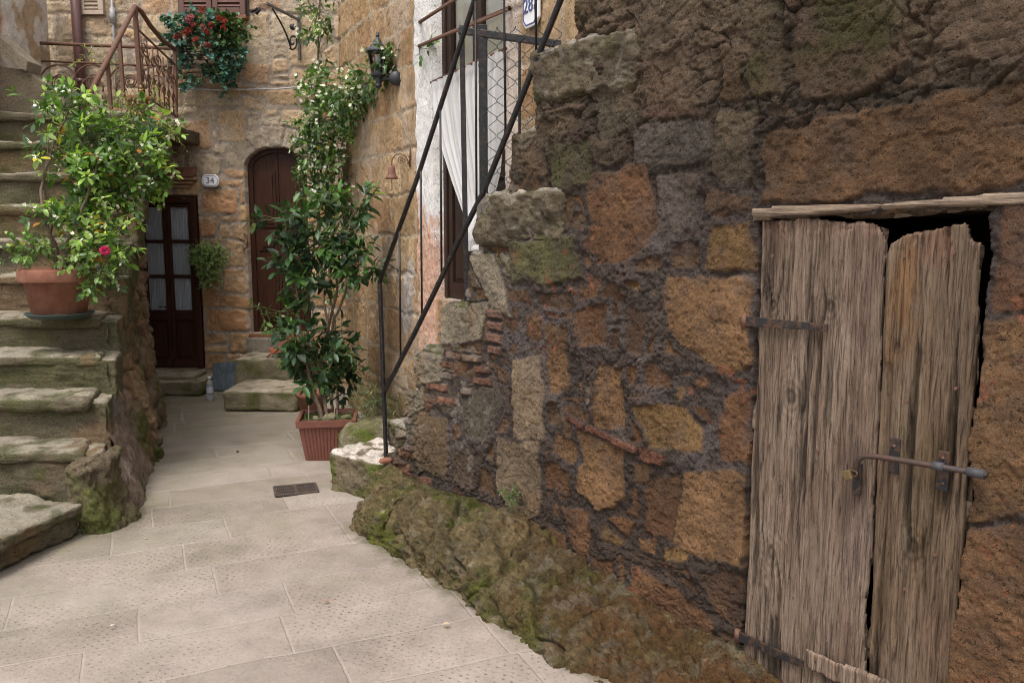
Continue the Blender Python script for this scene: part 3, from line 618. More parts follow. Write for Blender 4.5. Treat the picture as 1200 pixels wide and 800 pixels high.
    dsp = .030 * fbm(x * 5, y * 5, z * 5, 3, 161) + .016 * rid(8, 162) + .012 * fbm(x * 20, y * 20, z * 24, 4, 163, .6) + .011 * rid(30, 165) + .0075 * fbm(x * 80, y * 80, z * 80, 3, 164)
    b1, b2, bid = cell((x + y * .3 + .06 * fbm(x * 5, y * 5, z * 5, 2, 170)) / .30, (z - y * .5 + .06 * fbm(x * 5 + 9, y * 5, z * 5, 2, 171)) / .24, 33); dsp = dsp + .030 * bid - .034 * sst(.08, .0, b2 - b1)
    Pf = Pf + Nf * (dsp * (1 - .5 * FT ** 6))[..., None]
    mf = fbm(x * 5, y * 5, z * 5, 3, 180) + .8 * fbm(x * 16, y * 16, z * 16, 4, 181, .62)
    fc = np.zeros(FS.shape + (3,)) + np.array([.105, .085, .046]); rr_ = sst(1.3, 2.1, FS + .25 * fbm(x * 4, y * 4, z * 4, 3, 182) + .5 * (FT - .5)); fc = mixc(fc, (.125, .070, .032), rr_)
    fc = mixc(fc, (.155, .125, .075), .7 * sst(.1, .5, fbm(x * 11, y * 11, z * 11, 4, 183))); fc = mixc(fc, OLIVE * 1.0, .85 * sst(-.35, .35, mf) * (1 - .75 * rr_)); fc = mixc(fc, MOSS * np.array([1., .95, .8]), .8 * sst(.3, .7, mf) * (1 - .9 * rr_))
    fc = mixc(fc, (.24, .21, .16), .5 * sst(.74, .82, fbm(x * 26, y * 26, z * 26, 4, 184))); fc = np.array([.76, .70, .60]) * fc * (1 + .5 * fbm(x * 45, y * 45, z * 45, 4, 185, .7))[..., None] * (.72 + .6 * bid)[..., None]; fc = mixc(fc, np.array([.135, .118, .085]) * (1 + .5 * fbm(x * 40, y * 40, z * 40, 4, 189, .7))[..., None], .45 * sst(.2, .6, fbm(x * 12, y * 12, z * 12, 5, 188, .65)))
    grid_mesh('footing', Pf, M_rub, root, fc)
    # core behind the masonry and the far end of the wall
    def cf(x, y, z, N):
        q = fbm(x * 6, y * 6, z * 6, 4, 9); c = np.zeros((len(x), 3)) + np.array([.125, .100, .066]); c = mixc(c, (.075, .058, .04), .8 * sst(.0, .5, fbm(x * 9, y * 9, z * 9, 4, 12))); c = mixc(c, OLIVE * 1.1, .8 * sst(-.1, .4, q)); c = mixc(c, (.19, .165, .13), .7 * sst(.3, .6, fbm(x * 15, y * 15, z * 15, 4, 13))); c = mixc(c, (.36, .32, .27), .85 * sst(.3, .8, N[:, 2]) * sst(-.35, .25, fbm(x * 13, y * 13, z * 13, 3, 10))); return c
    ex = steps + [(s_end, 3.2)]
    ang = math.atan2(RW.d[1], RW.d[0])
    stair = thing('stone_stairway', 'narrow steep stairway of worn mossy stone treads climbing the right wall behind the black handrail', 'stairs', RW.w(0, 0, -.2))
    for i, (a, z) in enumerate(steps):
        if z > 3.1: break
        L = min(.62, 1.0); hgt = .15 if i not in (5, 7) else .23
        Yw = RW.w(a, 0)[1]; wd = max(.34, (2.35 - .5 * Yw - (3.16 - .8 * Yw)) * .78 + .05); wd = min(wd, .62)
        pr = .03 if i in (5, 7) else -.012
        c = RW.w(a + L / 2, z - hgt / 2, pr - wd / 2)
        rock('tread', c, (L, wd, hgt), M_rub, stair, ang, .03, .024, 7, 40 + i, 44, cf)
        c2 = RW.w(a + .05 + L / 2, (z - hgt) / 2, -.05 - (wd - .07) / 2)
        rock('riser', c2, (L, wd - .07, z - hgt + .02), M_rub, stair, ang, .02, .016, 6, 60 + i, 26, cf)
    return root, steps
wall_root, RSTEPS = right_wall()
# ================================================================ house wall at the end of the lane
def end_house():
    sv = dens(-5.2, -.6, .0115, .04, -4.6, -1.5); zv = dens(-.05, 4.15, .0115, .04, -.05, 3.95); S, Z = np.meshgrid(sv, zv)
    rng = np.random.default_rng(5)
    d34 = [FW.at(170, 229), FW.at(241, 430)]; mid = [FW.at(286, 195), FW.at(354, 390)]
    x0, zt = d34[0]; x1, zb = FW.at(241, 431)
    x1 = .5 * (FW.at(228, 230)[0] + FW.at(241, 430)[0]); x0 = x1 - .62
    mx0 = .5 * (FW.at(287, 200)[0] + FW.at(294, 388)[0]); mx1 = mx0 + .60; mzb = FW.at(290, 390)[1]; mzs = FW.at(290, 197)[1]; mcx = (mx0 + mx1) / 2; mrx = (mx1 - mx0) / 2; mrz = .20
    polys = auto_courses(-5.2, -.6, -.1, 4.6, (.16, .29), (.18, .44), rng, .026, .018, .14)
    arch = []
    for k in range(7):                          # voussoirs
        a0, a1 = math.pi * k / 7, math.pi * (k + 1) / 7; f = lambda a, r0, r1: [mcx + math.cos(a) * r0, mzs + math.sin(a) * r1]
        arch.append([f(a0 + .03, mrx + .012, mrz + .012), f(a0 + .03, mrx + .21, mrz + .20), f(a1 - .03, mrx + .21, mrz + .20), f(a1 - .03, mrx + .012, mrz + .012)])
    big = [[FW.at(*q) for q in p] for p in ([(256, 132), (285, 128), (288, 168), (258, 166)], [(286, 40), (316, 45), (314, 78), (288, 76)], [(319, 70), (335, 68), (338, 84), (320, 86)], [(213, 142), (245, 140), (248, 174), (215, 172)], [(236, 222), (276, 222), (278, 250), (238, 250)], [(262, 282), (286, 284), (288, 312), (264, 312)], [(240, 362), (290, 364), (291, 388), (243, 386)], [(100, 20), (126, 22), (126, 42), (98, 38)], [(106, 44), (150, 46), (148, 78), (110, 72)], [(284, 18), (312, 12), (315, 44), (284, 44)])]
    big2 = [[(232, 255), (252, 254), (253, 278), (234, 278)], [(260, 314), (288, 316), (289, 345), (262, 342)], [(285, 70), (318, 74), (314, 100), (286, 96)], [(284, 112), (310, 116), (306, 132), (286, 128)]]
    big += [[FW.at(*q) for q in p] for p in big2]
    nA, nB = len(polys), len(arch)
    sd, idx = paint_stones(S, Z, sv, zv, polys, .013, 7, 8)
    sdb, ib = paint_stones(S, Z, sv, zv, arch + big, .016, 8, 18)
    sd2 = np.where(sdb > -.028, sdb, sd); si = np.where(sdb > -.028, ib + nA, idx)
    e = sst(-.006, .014, sd2)
    tx = fbm(S * 6, Z * 6, si * 2.1, 4, 20); t2 = fbm(S * 26, Z * 26, si * 1.1, 3, 22)
    n = -.012 + .008 * fbm(S * 5, Z * 5, S * 0, 4, 24) + .005 * fbm(S * 30, Z * 30, S * 0, 3, 25)
    n = n * (1 - e) + e * (-.002 + .007 * tx + .0045 * t2 - .006 * sst(.4, .8, fbm(S * 34, Z * 34, S * 0, 3, 61)))
    C = np.zeros(S.shape + (3,)) + np.array([.275, .222, .175]); C = C * (1 + .2 * fbm(S * 4, Z * 4, S * 0, 3, 27))[..., None]
    cs = pick(si, [(.37, .265, .165), (.34, .235, .14), (.40, .30, .195), (.32, .25, .175), (.35, .225, .135), (.39, .315, .225)], 2)
    cs = np.where(((si >= nA) & (si < nA + nB))[..., None], np.array([.31, .25, .18]), cs)
    low = sst(2.2, 1.7, Z); cs = mixc(cs, cs * np.array([1., .86, .73]), low)
    C = mixc(C, cs * (1 + .2 * tx + .14 * t2)[..., None], e)
    pl = sst(2.62, 2.75, Z + .05 * fbm(S * 3, Z * 3, S * 0, 2, 33)) * sst(-3.72, -3.8, S)  # sandy plastered upper left part
    C = mixc(C, np.array([.33, .255, .175]) * (1 + .12 * tx[..., None]), .72 * pl)
    C = mixc(C, (.38, .34, .29), .35 * sst(.3, .7, fbm(S * 9, Z * 9, S * 0, 4, 35)))
    C = mixc(C, OLIVE * 2, .5 * sst(.5, .05, Z) * sst(-.3, .4, fbm(S * 6, Z * 6, S * 0, 3, 36)))
    C = C * 1.2
    ex = ((S > x0) & (S < x1) & (Z < zt) & (Z > zb))
    em = (S > mx0) & (S < mx1) & (Z > mzb) & ((Z < mzs) | (((S - mcx) / mrx) ** 2 + ((Z - mzs) / mrz) ** 2 < 1))
    hole = ex | em
    n = np.where(hole, np.where(em, -.20, -.13), n); C = np.where(hole[..., None], (.22, .18, .15), C)
    P3 = FW.p + S[..., None] * FW.d + n[..., None] * FW.n + Z[..., None] * np.array([0, 0, 1.])
    root = thing('stone_house', 'tan stone house closing the end of the lane, with an arched and a glazed door', 'house', FW.w(-2.5, 0))
    grid_mesh('wall', P3, M_tufa, root, C)
    FD = Plane((0, 8.5 - .035), (1, 0))
    # --- glazed door 34: frame, two leaves of three panes, curtains, lower panels
    dr = thing('glazed_door', None, None, FD.w((x0 + x1) / 2, zb)); dr.parent = root; dr.location = Vector(FD.w((x0 + x1) / 2, zb) - wloc(root))
    fw_ = .055; m = MB(); H = zt - zb
    m.pbox(FD, x0, x0 + fw_, zb, zt, -.10, -.01).pbox(FD, x1 - fw_, x1, zb, zt, -.10, -.01).pbox(FD, x0 + fw_, x1 - fw_, zt - .075, zt, -.10, -.012)
    m.build('frame', M_door, dr, bevel=.006)
    a0, a1 = x0 + fw_ + .004, x1 - fw_ - .004; c = (a0 + a1) / 2
    zp = [FW.at(205, q)[1] for q in (363.5, 326, 322, 285, 281, 243)]
    m = MB()
    for (p, q) in ((a0, c - .002), (c + .002, a1)):
        st_ = .034; m.pbox(FD, p, p + st_, zb + .01, zt - .08, -.085, -.035).pbox(FD, q - st_, q, zb + .01, zt - .08, -.085, -.035)
        for (za, zc) in ((zp[5], zt - .08), (zp[3], zp[4]), (zp[1], zp[2])): m.pbox(FD, p + st_, q - st_, za, zc, -.082, -.038)
        zl = FW.at(205, 375)[1]; m.pbox(FD, p + st_, q - st_, zl, zp[0], -.085, -.037).pbox(FD, p + st_, q - st_, zb + .012, zb + .09, -.085, -.037)
        m.pbox(FD, p + st_, q - st_, zb + .09, zl, -.08, -.06).pbox(FD, p + st_ + .025, q - st_ - .025, zb + .115, zl - .025, -.06, -.05)
    m.build('leaf_pair', M_door, dr, bevel=.004)
    for (p, q) in ((a0, c - .002), (c + .002, a1)):
        for k in (0, 2, 4):
            MB().add([FD.w(a_, z_, -.052) for a_, z_ in ((p + .034, zp[k]), (q - .034, zp[k]), (q - .034, zp[k + 1]), (p + .034, zp[k + 1]))], (), [(0, 1, 2, 3)]).build('pane', M_glass, dr, fix=False)
        xs = np.linspace(p + .02, q - .02, 60); zs = np.linspace(zp[0] - .02, zp[5] + .02, 30); X, ZZ = np.meshgrid(xs, zs)
        nn = -.080 + .007 * np.sin((X - p) * 230 + 1.5 * np.sin(ZZ * 2)) + .003 * np.sin((X) * 90)
        grid_mesh('curtain', FD.p + X[..., None] * FD.d + nn[..., None] * FD.n + ZZ[..., None] * np.array([0, 0, 1.]), M_curt2, dr)
    MB().tube([FD.w(c - .03, zb + .62, -.03), FD.w(c - .03, zb + .62, .01), FD.w(c - .09, zb + .62, .012)], .006).build('handle', M_black, dr, True)
    MB().pbox(FD, x1 - .13, x1 - .085, zt - .035, zt - .022, -.012, -.006).build('nail_plate', M_rust, dr)
    # --- arched door
    ad = thing('arched_door', None, None, (0, 0, 0)); ad.parent = root; ad.location = Vector(FW.w(mcx, mzb) - wloc(root))
    def arch_pts(r0, r1, z0, n=18): return [(mcx - r0, z0)] + [(mcx - r0 * math.cos(math.pi * k / n), mzs + r1 * math.sin(math.pi * k / n)) for k in range(n + 1)] + [(mcx + r0, z0)]
    o = arch_pts(mrx - .002, mrz, mzb); i_ = arch_pts(mrx - .05, mrz - .045, mzb); m = MB()
    for k in range(len(o) - 1):
        q = [o[k], o[k + 1], i_[k + 1], i_[k]]; V = [FW.w(a, z, nn) for nn in (-.16, -.09) for a, z in q]
        m.add(V, (), [(0, 1, 2, 3), (4, 7, 6, 5), (0, 4, 5, 1), (1, 5, 6, 2), (2, 6, 7, 3), (3, 7, 4, 0)])
    m.build('frame', M_door, ad)
    for sgn in (-1, 1):
        m = MB(); pts = [p for p in i_ if (p[0] - mcx) * sgn >= -1e-6]
        pts = sorted(pts, key=lambda p: (p[0] - mcx) * sgn) if False else pts
        poly = [(mcx + .003 * sgn, mzb)] + ([p for p in pts] if sgn < 0 else pts[::-1]) + [(mcx + .003 * sgn, mzs + mrz - .047)]
        m.prism([FW.w(a, z, -.155) for a, z in poly], FW.n * .045)
        xa = mcx + sgn * .03; xb = mcx + sgn * (mrx - .085)
        for za, zc in ((mzb + .10, mzb + .75), (mzb + .82, mzb + .98), (mzb + 1.05, mzs - .02)):
            m.pbox(FW, min(xa, xb), max(xa, xb), za, zc, -.110, -.098); m.pbox(FW, min(xa, xb) + .03, max(xa, xb) - .03, za + .035, zc - .035, -.099, -.088)
        m.build('door_leaf', M_door, ad, bevel=.005)
    MB().pbox(FW, mx0 - .02, mx1 + .02, mzb - .045, mzb - .004, -.19, .03).build('threshold', M_terra, ad, bevel=.008)
    # --- shuttered window high on the wall
    wx0, wz0 = FW.at(213, 19); wx1 = FW.at(290, 17)[0]; wz1 = wz0 + .95; cx = (wx0 + wx1) / 2
    wn = thing('shuttered_window', None, None, (0, 0, 0)); wn.parent = root; wn.location = Vector(FW.w(cx, wz0) - wloc(root))
    M_sh = mat_plain('brown_shutter_paint', (.11, .045, .032), .5, var=.15, scale=20)
    for a, b in ((wx0, cx - .004), (cx + .004, wx1)):
        m = MB(); f = .05; m.pbox(FW, a, a + f, wz0, wz1, .03, .07).pbox(FW, b - f, b, wz0, wz1, .03, .07).pbox(FW, a + f, b - f, wz0, wz0 + .06, .03, .07).pbox(FW, a + f, b - f, wz1 - .06, wz1, .03, .07)
        sh = m.build('shutter', M_sh, wn, bevel=.004); m = MB(); z = wz0 + .07
        while z < wz1 - .07:
            V = [FW.w(q, zz + z, nn) for q in (a + f, b - f) for zz, nn in ((0, .066), (.007, .068), (.045, .036), (.038, .034))]
            m.add(V, (), [(0, 1, 2, 3), (4, 7, 6, 5), (0, 4, 5, 1), (1, 5, 6, 2), (2, 6, 7, 3), (3, 7, 4, 0)]); z += .038
        m.build('louvre', M_sh, sh)
    MB().pbox(FW, wx0 - .02, wx1 + .02, wz0, wz1, .005, .029).build('window_back', mat_plain('dark_window', (.02, .018, .016), .4), wn)
    MB().pbox(FW, wx0 + .1, wx1 + .01, wz0 - .045, wz0 - .006, -.05, .09).build('sill', M_terra, wn, bevel=.006)
    # --- vent grille
    vg = MB(); g0, gz0 = FW.at(95, 18); g1 = FW.at(123, 17)[0]
    vg.pbox(FW, g0, g1, gz0, gz0 + .04, .0, .035).pbox(FW, g0, g0 + .05, gz0 + .04, gz0 + .3, .0, .035).pbox(FW, g1 - .05, g1, gz0 + .04, gz0 + .3, .0, .035)
    for k in range(7): vg.pbox(FW, g0 + .05, g1 - .05, gz0 + .052 + k * .036, gz0 + .07 + k * .036, .008, .03)
    vg.pbox(FW, g0 + .05, g1 - .05, gz0 + .04, gz0 + .3, .002, .008)
    tag(vg.build('vent_grille', mat_plain('sandy_painted_grille', (.42, .33, .25), .6, var=.1), None, bevel=.003, loc=FW.w((g0 + g1) / 2, gz0)), 'sand coloured slatted vent cover beside the brown drainpipe', 'vent')
    # --- drainpipe and grey conduit
    pv = MB(); p0 = FW.px(91, 40, .06); p0[2] = 2.2; p1 = p0.copy(); p1[2] = 4.6; pv.tube([p0, p1], .047, 16)
    for z in (3.0, 4.1): pv.lathe([(.047, -.02), (.055, -.02), (.055, .02), (.047, .02)], (p0[0], p0[1], z), 16)
    tag(pv.build('drainpipe', mat_plain('brown_painted_pipe', (.10, .045, .04), .35, var=.15), None, True, loc=(p0[0], p0[1], 2.2)), 'brown painted round drainpipe running down the end wall', 'pipe')
    cv = MB(); p0 = FW.px(132, 20, .03); cv.tube([p0 + np.array([0, 0, .5]), p0 - np.array([0, 0, .9])], .012, 8); cv.tube([p0 + np.array([0, 0, .08]), p0 - np.array([0, 0, .06])], .026, 10)
    tag(cv.build('conduit', mat_plain('grey_conduit', (.30, .29, .29), .5), None, True, loc=p0), 'thin grey electrical conduit with a coupling, right of the drainpipe', 'conduit')
    def wire(name, pts, r, mat, label, cat):
        tag(MB().tube(pts, r, 6).build(name, mat, None, True, loc=pts[0]), label, cat)
    wire('sagging_cable', [FW.px(200 + k * 18, 104 + 2.5 * math.sin(k / 10 * math.pi) - .35 * k + (.8 if k % 2 else 0), .045) for k in range(11)], .008, mat_plain('grey_cable', (.38, .36, .35), .6), 'grey twisted cable strung across the end wall above the arched door', 'cable')
    wire('black_cable', [FW.px(u, v, .05) for u, v in ((26, -20), (27, 2), (29, 25), (31, 48), (33, 54), (38, 58), (37, 72))], .010, M_black, 'black cable hanging down the sandy wall at the far left', 'cable')
    hk = MB().tube([FW.px(u, v, q) for u, v, q in ((286, 274, .0), (287, 274, .03), (289, 276, .045), (290, 283, .045), (289, 290, .035), (286, 292, .03), (285, 290, .0))], .007, 8)
    tag(hk.build('iron_hook', M_rust, None, True, loc=FW.px(286, 280)), 'small rusty bent iron hook left of the arched door', 'hook')
    bh = MB().tube([FW.px(u, v, q) for u, v, q in ((295, 14, .0), (298, 13, .06), (301, 10, .08))], .012, 8).tube([FW.px(u, v, .08) for u, v in ((300, 17), (304, 12), (303, 9))], .015, 8)
    tag(bh.build('shutter_stay', M_black, None, True, loc=FW.px(298, 13)), 'small black shutter stay on the wall right of the window', 'stay')
    # --- wrought iron sign bracket
    br = thing('iron_bracket', 'ornate grey wrought iron wall bracket with a scroll, high on the end wall', 'bracket', FW.px(350, 60))
    q = lambda u, v: FW.px(u, v, .03) + (FW.n * .0)
    # bar projects from the wall towards the lane
    B = FW.px(351, 24, .02); T0 = PY(312, 4, 8.12)
    MB().bar(B, T0, .022, .022).build('arm', mat_rust('grey_iron', (.16, .15, .15), (.10, .08, .07), .4), br, bevel=.003)
    MB().bar(FW.px(350, 20, .02), FW.px(351, 70, .02), .035, .02).build('wall_plate', mat_rust('grey_iron2', (.17, .16, .16), (.10, .08, .07), .4), br, bevel=.003)
    sp = []
    for k in range(60):
        f = k / 59; 
        if f < .55:
            g = f / .55; u = 319 + 22 * g + 3 * math.sin(g * 3.14); v = 10 + 47 * g + 7 * math.sin(g * 3.1) * .2; 
        else:
            g = (f - .55) / .45; a = math.pi * .75 - g * math.pi * 2.6; r = 10 * (1 - .75 * g); u = 343 + r * math.cos(a) * .62; v = 49 + r * math.sin(a)
        D = (351 - u) / 39 * .38 + .01; sp.append(PY(u, v, 8.48 - D))
    MB().tube(sp, .008, 8).build('scroll', M_black, br, True)
    ro = FW.px(343, 32, .12); MB().lathe([(0, -.03), (.022, -.02), (.03, 0), (.022, .02), (0, .03)], ro, 12).build('rosette', M_black, br, True)
    # --- house number 34
    def plate(u, v, wd, hg, pl, cut=.25):
        s, z = pl.at(u, v); pts = []
        for sx, sz in ((-1, -1), (1, -1), (1, 1), (-1, 1)):
            c = min(wd, hg) * cut; A_ = (s + sx * wd / 2, z + sz * (hg / 2 - c)); B_ = (s + sx * (wd / 2 - c), z + sz * hg / 2)
            pts += ([B_, A_] if sx * sz < 0 else [A_, B_])
        return s, z, pts
    s, z, pts = plate(248, 212, .165, .118, FW)
    sg = thing('house_number_plate', 'small white enamel plate reading 34 beside the glazed door', 'sign', FW.w(s, z, .03))
    MB().prism([FW.w(a, b, .02) for a, b in pts], FW.n * .022).build('plate', M_white, sg, bevel=.004)
    m = MB(); inn = [(s + (a - s) * .84, z + (b - z) * .8) for a, b in pts]
    for k in range(len(inn)): m.bar(FW.w(*inn[k], .043), FW.w(*inn[(k + 1) % len(inn)], .043), .004, .003, FW.n)
    m.build('border', M_ink, sg); text_mesh('digits', '34', M_ink, sg, FW, s, z, .085, .044)
    # --- little brick and tile hood over the glazed door
    cn = thing('tile_hood', 'sloping terracotta tiles on thin bricks over the glazed door', 'hood', FW.px(215, 215))
    ts, tz = FW.at(222, 208); m = MB()
    for k in range(5):
        a = x0 - .02 + k * .135; V = [FW.w(a, tz + .10, .02), FW.w(a + .13, tz + .10, .02), FW.w(a + .13, tz + .02, .12), FW.w(a, tz + .02, .12)]
        m.prism(V, (0, 0, -.022))
    m.build('tile', M_terra, cn, bevel=.004); m = MB()
    for k in range(3): m.pbox(FW, x0 - .02, x1 + .03 - .03 * k, tz - .03 - .035 * k, tz - .002 - .035 * k, .01, .10 - .03 * k)
    m.build('brick_course', mat_plain('pale_thin_brick', (.32, .19, .12), .9, var=.25, scale=25), cn, bevel=.004)
    return root, dict(x0=x0, x1=x1, zb=zb, mx0=mx0, mx1=mx1, mzb=mzb, plate=plate)
house_root, HD = end_house()
# ---- doorsteps, slate, mat, bottle
def step_col(x, y, z, N):
    q = fbm(x * 7, y * 7, z * 7, 4, 9); c = np.zeros((len(x), 3)) + np.array([.22, .19, .125]); c = mixc(c, OLIVE * 1.6, .85 * sst(-.2, .5, q) * (N[:, 2] < .6)); c = mixc(c, (.42, .36, .28), .9 * sst(.35, .85, N[:, 2]) * sst(-.45, .2, fbm(x * 11, y * 11, z * 11, 3, 10))); return c
def doorsteps():
    def stp(name, label, blocks):
        t = thing(name, label, 'step', blocks[0][0])
        for i, (c, s) in enumerate(blocks): rock('slab', c, s, M_step, t, 0, .03, .012, 6, 200 + i + int(c[0] * -31), 24, step_col)
    g = G(306, 482); zl = PY(306, 458, g[1])[2]; x0, x1 = G(265, 480)[0], G(348, 482)[0]
    zu = HD['mzb'] - .02; yu = 8.15
    up = PY(300, 420, 8.02)
    stp('stone_doorstep', 'two mossy stone steps below the arched door', [((.5 * (x0 + x1), g[1] + .30, zl / 2), (x1 - x0, .60, zl)), ((PY(312, 430, 8.0)[0], 8.26, up[2] / 2), (PY(350, 430, 8)[0] - PY(274, 430, 8)[0], .48, up[2]))])
    rock('plaster_base', (.5 * (HD['mx0'] + HD['mx1']), 8.45, (HD['mzb'] - .05 + up[2]) / 2), (.66, .08, HD['mzb'] - .05 - up[2] + .02), M_step, house_root, 0, .01, .004, 6, 3, 10, lambda x, y, z, N: np.zeros((len(x), 3)) + np.array([.27, .235, .19]))
    g = G(205, 465); zl = PY(205, 447, g[1])[2]; z2 = HD['zb'] - .01
    stp('stone_doorstep', 'two low worn stone steps below the glazed door', [((G(202, 465)[0] - .06, g[1] + .3, zl / 2), (.66, .55, zl)), ((HD['x0'] + .28, 8.32, z2 / 2), (.74, .38, z2))])
    # slate leaning on the wall
    V = [G(250, 460), G(279, 459), PY(279, 432, 8.46), PY(274, 424, 8.46), PY(249, 426, 8.46)]
    V = [np.array(v) for v in V]; V[0][1] = V[1][1] = 8.36; V[0][2] = V[1][2] = 0.005
    V[0][0] = PY(250, 460, 8.36)[0]; V[1][0] = PY(279, 460, 8.36)[0]
    t = NT('blue_slate'); p = t.pos(); mp = t.n('Mapping'); mp.inputs['Scale'].default_value = (30, 30, 4); t.l(p, mp.inputs[0])
    t.setp(Base_Color=t.ramp(t.noise(1.2, 6, mp.outputs[0], .7), [(.3, (.055, .07, .085)), (.55, (.085, .11, .13)), (.75, (.20, .21, .21))]), Roughness=.7)
    tag(MB().prism(V, (0, .028, .004)).build('slate_slab', t.m, None, bevel=.003, loc=G(264, 460)), 'blue grey slate slab leaning on the wall between the two doors', 'slate')
    # bottle
    b = G(246.5, 469); bt = thing('plastic_bottle', 'clear plastic water bottle with a white cap standing at the door corner', 'bottle', b)
    tp = NT('clear_plastic'); tp.setp(Base_Color=(.82, .84, .88), Roughness=.12, IOR=1.35); tp.b.inputs['Transmission Weight'].default_value = .75
    MB().lathe([(0, .002), (.028, .002), (.032, .012), (.032, .05), (.029, .056), (.032, .062), (.032, .15), (.024, .18), (.013, .2), (.012, .212), (0, .212)], b, 20).build('body', tp.m, bt, True)
    MB().lathe([(.0325, .075), (.0328, .077), (.0328, .13), (.0325, .132)], b, 20).build('label', mat_plain('pale_label', (.55, .55, .62), .5, var=.3, scale=60), bt, True)
    MB().lathe([(0, .205), (.015, .205), (.015, .228), (0, .23)], b, 16).build('cap', M_white, bt, True)
    # folded red-brown doormat thrown over the upper step
    ny, nx = 24, 34; a = np.linspace(0, 1, nx); bb = np.linspace(0, 1, ny); A_, B_ = np.meshgrid(a, bb)
    Pm = PY(311, 422, 7.98); Z0 = up[2] + .018
    X = Pm[0] + A_ * .40 + .03 * np.sin(B_ * 5); Y = 8.02 + .20 * B_ + .02 * np.sin(A_ * 7)
    Zm = Z0 + .05 * np.abs(np.sin(A_ * 4.2 + B_ * 1.7)) + .20 * sst(.15, .45, A_) * sst(.1, .75, B_) * sst(1.0, .4, A_) + .012 * np.sin(A_ * 17 + B_ * 9)
    hang = sst(.72, 1., A_) ; Zm = Zm - .18 * hang * (1 - B_); Y = Y - .05 * hang * (1 - B_)
    o = grid_mesh('doormat', np.stack([X, Y, Zm], -1), mat_plain('rust_red_coir', (.30, .085, .045), .95, var=.35, scale=70, bump=.004), None, loc=(Pm[0], 8.0, Z0))
    m = o.modifiers.new('thick', 'SOLIDIFY'); m.thickness = .014; tag(o, 'crumpled rust red mat dropped on the step under the arched door', 'mat')
doorsteps()
